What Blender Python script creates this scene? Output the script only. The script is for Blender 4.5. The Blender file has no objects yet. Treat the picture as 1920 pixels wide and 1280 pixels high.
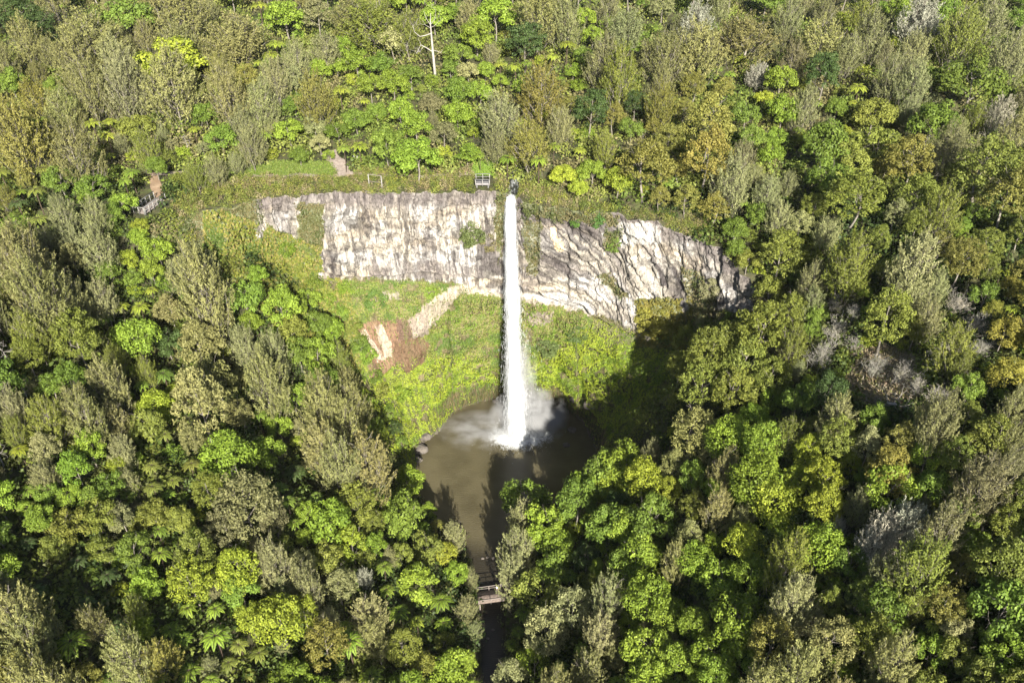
import bpy, math, random
import numpy as np
from mathutils import Vector, Matrix
from mathutils.bvhtree import BVHTree

random.seed(7)
RNG = np.random.default_rng(11)
sc = bpy.context.scene
COL = sc.collection
PI = math.pi

# ------------------------------------------------------------------ camera numbers
CAMX, CAMY, CAMZ = 0.0, -130.0, 118.0
PITCH = math.radians(37.0)
FPX = 1480.0
SUN_EL, SUN_AZ = math.radians(31.0), math.radians(10.5)   # light travels toward +y, slightly toward -x
CP, SP = math.cos(PITCH), math.sin(PITCH)

def project(P):
    P = np.asarray(P, float)
    d = P - np.array([CAMX, CAMY, CAMZ])
    dep = d[..., 1] * CP - d[..., 2] * SP
    up = d[..., 1] * SP + d[..., 2] * CP
    dep = np.where(dep > 1, dep, 1)
    return 960 + FPX * d[..., 0] / dep, 640 - FPX * up / dep, dep

def ray(u, v):
    a, b = (u - 960) / FPX, (640 - v) / FPX
    return Vector((a, CP + b * SP, -SP + b * CP)).normalized()

def lift(u, v, z):
    d = ray(u, v)
    t = (z - CAMZ) / d.z
    return Vector((CAMX + d.x * t, CAMY + d.y * t, z))

# ------------------------------------------------------------------ noise
def _h(ix, iy, iz, seed):
    n = (ix * 374761393 + iy * 668265263 + iz * 2147483647 + seed * 1274126177) & 0xffffffff
    n = ((n ^ (n >> 13)) * 1274126177) & 0xffffffff
    n = n ^ (n >> 16)
    return (n & 0xffffff) / float(0xffffff)

def vnoise(x, y, z=None, seed=0):
    x = np.asarray(x, float); y = np.asarray(y, float)
    z = np.zeros_like(x) if z is None else np.asarray(z, float)
    xi, yi, zi = np.floor(x).astype(np.int64), np.floor(y).astype(np.int64), np.floor(z).astype(np.int64)
    fx, fy, fz = x - xi, y - yi, z - zi
    fx, fy, fz = fx * fx * (3 - 2 * fx), fy * fy * (3 - 2 * fy), fz * fz * (3 - 2 * fz)
    r = 0
    for dx in (0, 1):
        for dy in (0, 1):
            for dz in (0, 1):
                w = (fx if dx else 1 - fx) * (fy if dy else 1 - fy) * (fz if dz else 1 - fz)
                r = r + w * _h(xi + dx, yi + dy, zi + dz, seed)
    return r

def fbm(x, y, z=None, oct=4, seed=0):
    s, a, t = 0, 1.0, 0
    f = 1.0
    for o in range(oct):
        s = s + a * vnoise(np.asarray(x) * f, np.asarray(y) * f, None if z is None else np.asarray(z) * f, seed + o)
        t += a; a *= .5; f *= 2.03
    return s / t

def sm(a, b, x):
    t = np.clip((np.asarray(x, float) - a) / (b - a), 0, 1)
    return t * t * (3 - 2 * t)

def inside(poly, u, v):
    p = np.asarray(poly, float)
    c = np.zeros(np.shape(u), bool)
    j = len(p) - 1
    for i in range(len(p)):
        cond = ((p[i, 1] > v) != (p[j, 1] > v))
        den = (p[j, 1] - p[i, 1]) or 1e-9
        c ^= cond & (u < (p[j, 0] - p[i, 0]) * (v - p[i, 1]) / den + p[i, 0])
        j = i
    return c

# ------------------------------------------------------------------ mesh helpers
def mesh_obj(name, V, F, mat, parent=None, link=True, attrs=None, smooth=False, cols=None):
    V = np.asarray(V, np.float32).reshape(-1, 3)
    me = bpy.data.meshes.new(name)
    if isinstance(F, np.ndarray):
        k = F.shape[1]
        me.vertices.add(len(V)); me.vertices.foreach_set('co', V.ravel())
        me.loops.add(F.size); me.loops.foreach_set('vertex_index', F.astype(np.int32).ravel())
        me.polygons.add(len(F))
        me.polygons.foreach_set('loop_start', np.arange(0, F.size, k, dtype=np.int32))
        me.polygons.foreach_set('loop_total', np.full(len(F), k, np.int32))
        me.update(calc_edges=True)
    else:
        me.from_pydata([tuple(map(float, v)) for v in V], [], F)
        me.update()
    if smooth:
        me.polygons.foreach_set('use_smooth', np.ones(len(me.polygons), bool))
    if attrs:
        for an, (dom, arr) in attrs.items():
            a = me.attributes.new(an, 'FLOAT', dom)
            a.data.foreach_set('value', np.asarray(arr, np.float32).ravel())
    if cols is not None:
        dom, arr = cols
        a = me.attributes.new('Tint', 'FLOAT_COLOR', dom)
        arr = np.asarray(arr, np.float32)
        arr = np.concatenate([arr, np.ones((len(arr), 1), np.float32)], 1)
        a.data.foreach_set('color', arr.ravel())
    if mat is not None:
        me.materials.append(mat)
    o = bpy.data.objects.new(name, me)
    if link: COL.objects.link(o)
    if parent is not None: o.parent = parent
    return o

def nrm(a):
    return a / np.maximum(np.linalg.norm(a, axis=-1, keepdims=True), 1e-9)

def cards(c, n, w, h, along=None, rng=RNG):
    """rhombic leaf sprays centred at c facing n; ALONG gives their long direction"""
    N = len(c)
    n = nrm(n)
    if along is None:
        along = rng.normal(size=(N, 3))
    b = along - n * np.sum(along * n, 1, keepdims=True)
    b = nrm(b)
    t = np.cross(n, b)
    w = np.broadcast_to(np.asarray(w, float).reshape(-1, 1), (N, 1)) * .5
    h = np.broadcast_to(np.asarray(h, float).reshape(-1, 1), (N, 1)) * .5
    Q = np.stack([c + b * h, c + t * w + b * h * .1, c - b * h, c - t * w + b * h * .1], 1)
    return Q

def tube(pts, rad, sides=6):
    pts = np.asarray(pts, float); k = len(pts)
    d = np.gradient(pts, axis=0); d = nrm(d)
    ref = np.array([1., 0, 0]) if abs(d[0][0]) < .8 else np.array([0, 1., 0])
    a = nrm(np.cross(d, ref)); b = np.cross(d, a)
    th = np.linspace(0, 2 * PI, sides, endpoint=False)
    r = np.asarray(rad, float).reshape(-1, 1, 1)
    V = pts[:, None] + r * (a[:, None] * np.cos(th)[None, :, None] + b[:, None] * np.sin(th)[None, :, None])
    i = np.arange(k - 1)[:, None] * sides; j = np.arange(sides)[None]; j2 = (j + 1) % sides
    F = np.stack([i + j, i + j2, i + sides + j2, i + sides + j], -1).reshape(-1, 4)
    return V.reshape(-1, 3), F

def box(cx, cy, cz, sx, sy, sz):
    V = np.array([[x, y, z] for x in (-.5, .5) for y in (-.5, .5) for z in (-.5, .5)]) * [sx, sy, sz] + [cx, cy, cz]
    F = np.array([[0, 1, 3, 2], [4, 6, 7, 5], [0, 4, 5, 1], [2, 3, 7, 6], [0, 2, 6, 4], [1, 5, 7, 3]])
    return V, F

def join(parts):
    Vs, Fs, o = [], [], 0
    for V, F in parts:
        Vs.append(V); Fs.append(F + o); o += len(V)
    return np.concatenate(Vs), np.concatenate(Fs)

def tag(o, label=None, cat=None, group=None, kind=None):
    if label: o['label'] = label
    if cat: o['category'] = cat
    if group: o['group'] = group
    if kind: o['kind'] = kind
    return o

# ------------------------------------------------------------------ materials
def newmat(name):
    m = bpy.data.materials.new(name); m.use_nodes = True
    nt = m.node_tree; nt.nodes.clear()
    return m, nt, nt.nodes, nt.links

def foliage_mat(name, use_attr=False, trans=.22):
    m, nt, N, L = newmat(name)
    out = N.new('ShaderNodeOutputMaterial')
    if use_attr:
        src = N.new('ShaderNodeAttribute'); src.attribute_name = 'Tint'; csock = src.outputs['Color']
    else:
        src = N.new('ShaderNodeObjectInfo'); csock = src.outputs['Color']
    va = N.new('ShaderNodeAttribute'); va.attribute_name = 'vary'
    mr = N.new('ShaderNodeMapRange'); mr.inputs['To Min'].default_value = .58; mr.inputs['To Max'].default_value = 1.45
    L.new(va.outputs['Fac'], mr.inputs['Value'])
    hs = N.new('ShaderNodeHueSaturation')
    hr = N.new('ShaderNodeMapRange'); hr.inputs['To Min'].default_value = .504; hr.inputs['To Max'].default_value = .486
    L.new(va.outputs['Fac'], hr.inputs['Value']); L.new(hr.outputs['Result'], hs.inputs['Hue'])
    L.new(mr.outputs['Result'], hs.inputs['Value']); L.new(csock, hs.inputs['Color'])
    d = N.new('ShaderNodeBsdfPrincipled'); d.inputs['Roughness'].default_value = .55
    d.inputs['Specular IOR Level'].default_value = .16
    t = N.new('ShaderNodeBsdfTranslucent')
    L.new(hs.outputs['Color'], d.inputs['Base Color']); L.new(hs.outputs['Color'], t.inputs['Color'])
    mx = N.new('ShaderNodeMixShader'); mx.inputs['Fac'].default_value = trans
    L.new(d.outputs[0], mx.inputs[1]); L.new(t.outputs[0], mx.inputs[2]); L.new(mx.outputs[0], out.inputs['Surface'])
    return m

def noise_mat(name, c1, c2, scale=3.0, rough=.85, bump=.3, stretch=(1, 1, 1), detail=6, c3=None, bscale=None, spec=.25):
    m, nt, N, L = newmat(name)
    out = N.new('ShaderNodeOutputMaterial'); p = N.new('ShaderNodeBsdfPrincipled')
    p.inputs['Roughness'].default_value = rough; p.inputs['Specular IOR Level'].default_value = spec
    tc = N.new('ShaderNodeTexCoord'); mp = N.new('ShaderNodeMapping'); mp.inputs['Scale'].default_value = stretch
    L.new(tc.outputs['Object'], mp.inputs['Vector'])
    n = N.new('ShaderNodeTexNoise'); n.inputs['Scale'].default_value = scale; n.inputs['Detail'].default_value = detail
    L.new(mp.outputs[0], n.inputs['Vector'])
    r = N.new('ShaderNodeValToRGB'); r.color_ramp.elements[0].color = (*c1, 1); r.color_ramp.elements[1].color = (*c2, 1)
    r.color_ramp.elements[0].position = .32; r.color_ramp.elements[1].position = .68
    if c3:
        e = r.color_ramp.elements.new(.5); e.color = (*c3, 1)
    L.new(n.outputs['Fac'], r.inputs['Fac']); L.new(r.outputs['Color'], p.inputs['Base Color'])
    if bump:
        b = N.new('ShaderNodeBump'); b.inputs['Strength'].default_value = bump; b.inputs['Distance'].default_value = .3
        n2 = N.new('ShaderNodeTexNoise'); n2.inputs['Scale'].default_value = bscale or scale * 4; n2.inputs['Detail'].default_value = 5
        L.new(mp.outputs[0], n2.inputs['Vector']); L.new(n2.outputs['Fac'], b.inputs['Height']); L.new(b.outputs[0], p.inputs['Normal'])
    L.new(p.outputs[0], out.inputs['Surface'])
    return m

def rock_mat():
    m, nt, N, L = newmat('columnar_rock')
    out = N.new('ShaderNodeOutputMaterial'); p = N.new('ShaderNodeBsdfPrincipled')
    p.inputs['Roughness'].default_value = .9; p.inputs['Specular IOR Level'].default_value = .15
    at = N.new('ShaderNodeAttribute'); at.attribute_name = 'Tint'
    tc = N.new('ShaderNodeTexCoord'); mp = N.new('ShaderNodeMapping'); mp.inputs['Scale'].default_value = (1, 1, .22)
    L.new(tc.outputs['Object'], mp.inputs['Vector'])
    n = N.new('ShaderNodeTexNoise'); n.inputs['Scale'].default_value = 3.2; n.inputs['Detail'].default_value = 8; n.inputs['Roughness'].default_value = .7
    L.new(mp.outputs[0], n.inputs['Vector'])
    mr = N.new('ShaderNodeMapRange'); mr.inputs['From Min'].default_value = .3; mr.inputs['From Max'].default_value = .7
    mr.inputs['To Min'].default_value = .62; mr.inputs['To Max'].default_value = 1.28
    L.new(n.outputs['Fac'], mr.inputs['Value'])
    mu = N.new('ShaderNodeVectorMath'); mu.operation = 'SCALE'
    L.new(at.outputs['Color'], mu.inputs[0]); L.new(mr.outputs['Result'], mu.inputs['Scale'])
    mp2 = N.new('ShaderNodeMapping'); mp2.inputs['Scale'].default_value = (1.5, 1.5, .5); L.new(tc.outputs['Object'], mp2.inputs['Vector'])
    nw = N.new('ShaderNodeTexNoise'); nw.inputs['Scale'].default_value = 1.5; nw.inputs['Detail'].default_value = 4; L.new(mp2.outputs[0], nw.inputs['Vector'])
    av = N.new('ShaderNodeVectorMath'); av.operation = 'MULTIPLY_ADD'; av.inputs[1].default_value = (1.2, 1.2, 1.2)
    L.new(nw.outputs['Color'], av.inputs[0]); L.new(mp2.outputs[0], av.inputs[2])
    vo = N.new('ShaderNodeTexVoronoi'); vo.feature = 'DISTANCE_TO_EDGE'; vo.inputs['Scale'].default_value = 1.1; L.new(av.outputs[0], vo.inputs['Vector'])
    cr_ = N.new('ShaderNodeMapRange'); cr_.inputs['From Max'].default_value = .07; cr_.inputs['To Min'].default_value = .35; L.new(vo.outputs['Distance'], cr_.inputs['Value'])
    mc = N.new('ShaderNodeVectorMath'); mc.operation = 'SCALE'; L.new(mu.outputs['Vector'], mc.inputs[0]); L.new(cr_.outputs['Result'], mc.inputs['Scale'])
    L.new(mc.outputs['Vector'], p.inputs['Base Color'])
    n2 = N.new('ShaderNodeTexNoise'); n2.inputs['Scale'].default_value = 7; n2.inputs['Detail'].default_value = 6
    L.new(mp.outputs[0], n2.inputs['Vector'])
    b = N.new('ShaderNodeBump'); b.inputs['Strength'].default_value = .5; b.inputs['Distance'].default_value = .25
    L.new(n2.outputs['Fac'], b.inputs['Height']); L.new(b.outputs[0], p.inputs['Normal'])
    L.new(p.outputs[0], out.inputs['Surface'])
    return m

def pool_mat():
    m, nt, N, L = newmat('murky_water')
    out = N.new('ShaderNodeOutputMaterial'); p = N.new('ShaderNodeBsdfPrincipled')
    p.inputs['Roughness'].default_value = .16; p.inputs['IOR'].default_value = 1.33
    tc = N.new('ShaderNodeTexCoord')
    n = N.new('ShaderNodeTexNoise'); n.inputs['Scale'].default_value = .16; n.inputs['Detail'].default_value = 6
    L.new(tc.outputs['Object'], n.inputs['Vector'])
    r = N.new('ShaderNodeValToRGB'); r.color_ramp.elements[0].color = (.050, .043, .024, 1); r.color_ramp.elements[1].color = (.076, .066, .038, 1)
    r.color_ramp.elements[0].position = .35; r.color_ramp.elements[1].position = .65
    L.new(n.outputs['Fac'], r.inputs['Fac'])
    # shallow rusty bed at the outlet
    sx = N.new('ShaderNodeSeparateXYZ'); L.new(tc.outputs['Object'], sx.inputs[0])
    mr = N.new('ShaderNodeMapRange'); mr.inputs['From Min'].default_value = -34; mr.inputs['From Max'].default_value = -39
    L.new(sx.outputs['Y'], mr.inputs['Value'])
    mx = N.new('ShaderNodeMix'); mx.data_type = 'RGBA'; mx.inputs['B'].default_value = (.022, .019, .013, 1)
    L.new(mr.outputs['Result'], mx.inputs['Factor']); L.new(r.outputs['Color'], mx.inputs['A'])
    L.new(mx.outputs['Result'], p.inputs['Base Color'])
    w = N.new('ShaderNodeTexWave'); w.inputs['Scale'].default_value = .9; w.inputs['Distortion'].default_value = 9; w.inputs['Detail'].default_value = 3
    w.bands_direction = 'Y'; L.new(tc.outputs['Object'], w.inputs['Vector'])
    n2 = N.new('ShaderNodeTexNoise'); n2.inputs['Scale'].default_value = 3.; n2.inputs['Detail'].default_value = 4
    L.new(tc.outputs['Object'], n2.inputs['Vector'])
    ad = N.new('ShaderNodeMath'); ad.operation = 'ADD'; L.new(w.outputs['Fac'], ad.inputs[0]); L.new(n2.outputs['Fac'], ad.inputs[1])
    b = N.new('ShaderNodeBump'); b.inputs['Strength'].default_value = .25; b.inputs['Distance'].default_value = .08
    L.new(ad.outputs[0], b.inputs['Height']); L.new(b.outputs[0], p.inputs['Normal'])
    L.new(p.outputs[0], out.inputs['Surface'])
    return m

def white_water_mat(name, lo, hi, zs=.06, scale=2.2, edge=True):
    """white falling water: opacity from stretched streak noise, thinner near the sheet's edges"""
    m, nt, N, L = newmat(name)
    out = N.new('ShaderNodeOutputMaterial')
    d = N.new('ShaderNodeBsdfPrincipled'); d.inputs['Base Color'].default_value = (.52, .54, .56, 1); d.inputs['Roughness'].default_value = .6
    t = N.new('ShaderNodeBsdfTranslucent'); t.inputs['Color'].default_value = (.52, .54, .56, 1)
    mix = N.new('ShaderNodeMixShader'); mix.inputs[0].default_value = .3; L.new(d.outputs[0], mix.inputs[1]); L.new(t.outputs[0], mix.inputs[2])
    tr = N.new('ShaderNodeBsdfTransparent')
    tc = N.new('ShaderNodeTexCoord'); mp = N.new('ShaderNodeMapping'); mp.inputs['Scale'].default_value = (1, 1, zs)
    L.new(tc.outputs['Object'], mp.inputs['Vector'])
    n = N.new('ShaderNodeTexNoise'); n.inputs['Scale'].default_value = scale; n.inputs['Detail'].default_value = 8; n.inputs['Roughness'].default_value = .65
    L.new(mp.outputs[0], n.inputs['Vector'])
    at = N.new('ShaderNodeAttribute'); at.attribute_name = 'body'
    ad = N.new('ShaderNodeMath'); ad.operation = 'ADD'; L.new(n.outputs['Fac'], ad.inputs[0]); L.new(at.outputs['Fac'], ad.inputs[1])
    mr = N.new('ShaderNodeMapRange'); mr.inputs['From Min'].default_value = lo; mr.inputs['From Max'].default_value = hi
    L.new(ad.outputs[0], mr.inputs['Value'])
    mx = N.new('ShaderNodeMixShader'); L.new(mr.outputs['Result'], mx.inputs[0]); L.new(tr.outputs[0], mx.inputs[1]); L.new(mix.outputs[0], mx.inputs[2])
    b = N.new('ShaderNodeBump'); b.inputs['Strength'].default_value = .5; b.inputs['Distance'].default_value = .3
    L.new(n.outputs['Fac'], b.inputs['Height']); L.new(b.outputs[0], d.inputs['Normal'])
    L.new(mx.outputs[0], out.inputs['Surface'])
    return m

LEAF = foliage_mat('leaf')
SCRUB = foliage_mat('scrub_leaf', True)
FROND = foliage_mat('fern_frond', trans=.18)
BARK = noise_mat('bark', (.10, .085, .065), (.24, .22, .19), 4, bump=.4, stretch=(1, 1, .3))
PALEBARK = noise_mat('pale_dead_wood', (.19, .175, .155), (.32, .30, .27), 3, bump=.3, stretch=(1, 1, .3))
TWIG = noise_mat('silver_twigs', (.19, .175, .15), (.34, .32, .28), 2, bump=0)
FERNBARK = noise_mat('fern_trunk', (.03, .022, .015), (.09, .065, .045), 8)
ROCK = rock_mat()
SOIL = noise_mat('forest_floor', (.022, .03, .010), (.06, .075, .020), .6, c3=(.045, .042, .02))
WATER = pool_mat()

# ------------------------------------------------------------------ terrain
PC = np.array([0.0, -22.0])
_r0 = ([-180, -150, -138, -123, -96, -70, -55, -40, -29, -15, 0, 22, 41, 68, 90, 102, 120, 145, 165, 180],
       [10.5, 14, 15, 16.6, 18.6, 20.4, 21.8, 23.4, 26.4, 27.4, 27, 28.0, 24, 17.5, 13.2, 10.8, 9.4, 8.6, 9.2, 10.5])
_r1 = ([-90, -80, -68.4, -62, -52, -41.8, -30, -20, -6, -2.5, 0.5, 2.5, 6, 20, 37, 57, 70.5, 78.7, 87, 100],
       [60, 54, 46, 38.5, 31, 25.6, 22.0, 20.3, 19.6, 20.0, 21.6, 20, 18.9, 19.6, 21.4, 26, 33, 36, 40, 48])
_zl = ([-90, -62, -8, -2, 2, 8, 20, 60, 70, 79, 87, 100], [55, 55, 55, 54.6, 54.2, 53.4, 52.3, 52, 51, 49.5, 46, 42])
_zL = ([-90, -68, -60, -20, 0, 20, 37, 50, 58, 66, 74, 82, 100], [42, 41, 38, 37.5, 35, 33, 31.5, 28.5, 27.5, 29, 33, 36, 34])
_W = ([-180, -130, -100, -85, -72, -62, -50, 50, 60, 75, 90, 110, 135, 180],
      [95, 88, 70, 48, 27, 14, 8, 8, 12, 22, 42, 66, 85, 95])
def ph(t, x): return np.interp(x, t[0], t[1])

def plateau(x, y):
    H = 55.3 + np.maximum(y - 4, 0) * .13 + np.maximum(np.abs(x) - 60, 0) * .05
    return H + 2.0 * (fbm(x / 26., y / 26., oct=3, seed=5) - .5) * sm(3, 22, y + 0 * x) * 2

def G(x, y):
    dx, dy = x - PC[0], y - PC[1]
    r = np.hypot(dx, dy); f = np.degrees(np.arctan2(dx, dy))
    Db = r - ph(_r0, f)
    cx = np.interp(-y, [28, 34, 45, 60, 120], [-5.5, -5.2, -3.6, -3.0, -4])
    hw = np.interp(-y, [28, 34, 41, 60, 120], [6, 4.6, 2.6, 2.0, 1.8])
    Dc = np.where(y < -27, np.abs(x - cx) - hw, 1e3)
    D = np.minimum(Db, Dc)
    W = ph(_W, f)
    H = plateau(x, y)
    t = np.clip(D / W, -1, 1)
    z = np.where(t > 0, H * np.sin(t * PI / 2), D * .25)
    z = np.maximum(z, -1.2)
    z = z + 3.0 * (fbm(x / 13., y / 13., oct=3, seed=9) - .5) * sm(.03, .25, t) * (1 - sm(.8, 1, t))
    return z

def terrain():
    f1 = np.arange(-88, 102, .16)
    f2 = np.arange(102, 272, .75)
    fa = np.concatenate([f1, f2]); fw = np.where(fa > 180, fa - 360, fa)
    nA, nB, nC, nD = 16, 96, 84, 120
    w = sm(-100, -62, fw) * (1 - sm(84, 97, fw))
    r0, r1, zl, zL = ph(_r0, fw), ph(_r1, fw), ph(_zl, fw), ph(_zL, fw)
    rL = r1 + .9
    r0 = r0 + 1.8 * (fbm(fw / 9., 0 * fw, oct=4, seed=19) - .5)
    zL = zL + 2.2 * (fbm(fw / 7., 0 * fw, oct=4, seed=18) - .5)
    zl = zl - 1.5 * np.exp(-((fw - .6) / 2.2) ** 4)
    sx, cx = np.sin(np.radians(fw)), np.cos(np.radians(fw))
    arc = np.cumsum(np.concatenate([[0], np.hypot(np.diff(PC[0] + r1 * sx), np.diff(PC[1] + r1 * cx))]))
    W = ph(_W, fw)
    rows_r, rows_z, seg, tt = [], [], [], []
    for i in range(nA):
        t = i / nA
        rows_r.append(r0 * t ** .8); rows_z.append(-1.1 + 0 * r0); seg.append(0); tt.append(t)
    R0, RM = r0 + 0.0, r0 + W * .5
    for i in range(nB):
        t = i / (nB - 1.)
        z = (zL) * t - .6 * (1 - t) ** 3
        r = r0 + (rL - r0) * t
        r = r + 1.6 * np.sin(PI * t) * np.where(rL > r0 - 3, 1, .2)      # hollow under the ledge
        r = r + .9 * sm(.93, 1, t) * 0 + 1.3 * sm(.86, .96, t) * (1 - sm(.985, 1, t))
        lump = 3.2 * (fbm(arc / 5., z / 4.5 + 0 * arc, oct=4, seed=21) - .5) * np.sin(PI * min(t * 1.02, 1)) ** .5
        stri = .5 * (fbm(arc / .8, z / 7. + 0 * arc, oct=3, seed=23) - .5) * (1 - sm(.08, .16, t))
        r = r - lump - stri
        rg = r0 + (RM - r0) * t
        rows_r.append(w * r + (1 - w) * rg); rows_z.append((w, z)); seg.append(1); tt.append(t)
    lean = np.interp(fw, [-70, 2, 12, 40, 62, 80, 95], [0, 0, .55, .95, .5, .3, .2])
    for i in range(nC):
        t = i / (nC - 1.)
        z = zL + (zl - zL) * t
        r = rL + (r1 - rL) * t
        s = arc + lean * (z - 50)
        colm = np.abs(fbm(s / 1.5, z / 16. + 0 * arc, oct=3, seed=31) - .5) * .9
        big = 1.9 * (fbm(s / 5., z / 4. + 0 * arc, oct=4, seed=35) - .5)
        sw = s + .5 * fbm(s / 2., z / 2. + 0 * arc, oct=2, seed=36)
        ci = np.floor(sw / .75).astype(np.int64); cj = np.floor(z / 2.6 + 3 * _h(ci, 0 * ci, 0 * ci, 5)).astype(np.int64)
        ci2 = np.floor(sw / .31).astype(np.int64); cj2 = np.floor(z / .9 + 3 * _h(ci2, 0 * ci2, 0 * ci2, 6)).astype(np.int64)
        ribs = .75 * (_h(ci, cj, 0 * ci, 7) - .5) + .3 * (_h(ci2, cj2, 0 * ci2, 8) - .5)
        ledge = .55 * np.floor(3 * fbm(arc / 7, z / 3.2 + 0 * arc, oct=2, seed=39))
        env = np.clip(np.sin(PI * np.clip(t * .96 + .02, 0, 1)), 0, 1) ** .35
        r = r - (colm + big + ribs - ledge * .5) * env + .6 * env
        r = r + .8 * (vnoise(arc / .9, 0 * arc, seed=41) - .5) * (1 if i < nC - 1 else 1)
        rg = RM + (r0 + W - RM) * t
        zz = z + (1.6 * (fbm(arc / 1.8, 0 * arc, oct=3, seed=43) - .5)) * sm(.8, 1, t)
        rows_r.append(w * r + (1 - w) * rg); rows_z.append((w, zz)); seg.append(2); tt.append(t)
    rlast = rows_r[-1]; zlast = zz
    for i in range(1, nD + 1):
        t = i / nD
        k = t ** 2.1
        r = rlast + (230 - rlast) * k
        rows_r.append(r); seg.append(3); tt.append(t)
        dr = r - rlast
        rows_z.append(('blend', zlast, sm(0, 14, dr), dr))
    n, mm = len(rows_r), len(fa)
    V = np.zeros((n, mm, 3))
    for i in range(n):
        r = rows_r[i]
        x, y = PC[0] + r * sx, PC[1] + r * cx
        z = rows_z[i]
        if isinstance(z, tuple) and isinstance(z[0], str):
            g = G(x, y)
            b = z[2]
            cliffside = z[1] * (1 - b) + plateau(x, y) * b
            z = np.where(w > 0, w * cliffside + (1 - w) * g, g)
            z = z - 1.5 * np.exp(-((x - .1 - .12 * y) / 1.25) ** 4) * (1 - sm(6, 10, y)) * sm(0, .6, rows_z[i][3]) * (w > 0)
            z = z + .5 * (fbm(x / 3., y / 3., oct=3, seed=51) - .5) * sm(0, 2, rows_z[i][3])
        elif isinstance(z, tuple):
            z = w * z[1] + (1 - w) * G(x, y)
        V[i, :, 0], V[i, :, 1], V[i, :, 2] = x, y, z
    return V, np.array(seg), np.array(tt), fw, w, arc

TV, TSEG, TT, TFW, TW, TARC = terrain()
nR, nF = TV.shape[:2]
TU, TVV, TDEP = project(TV)
idx = np.arange(nR * nF).reshape(nR, nF)
j = np.arange(nF); j2 = (j + 1) % nF
quads = np.stack([idx[:-1][:, j], idx[:-1][:, j2], idx[1:][:, j2], idx[1:][:, j]], -1)      # (nR-1, nF, 4)
iscliff = np.zeros((nR - 1, nF), bool)
cr = (TSEG[:-1] == 1) | (TSEG[:-1] == 2)
iscliff[cr] = (TFW > -84) & (TFW < 96)

def sub(mask):
    q = quads[mask]
    used, inv = np.unique(q.ravel(), return_inverse=True)
    return used, inv.reshape(q.shape)

used_g, Fg = sub(~iscliff)
used_c, Fc = sub(iscliff)
Vf = TV.reshape(-1, 3)

# ---- what covers the cliff: rock, soil, moss (each has its own place on the wall)
def jit(u, v, a, s):
    return (u + a * (fbm(u / s, v / s, oct=3, seed=61) - .5) * 2, v + a * (fbm(u / s, v / s, oct=3, seed=67) - .5) * 2)

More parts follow.
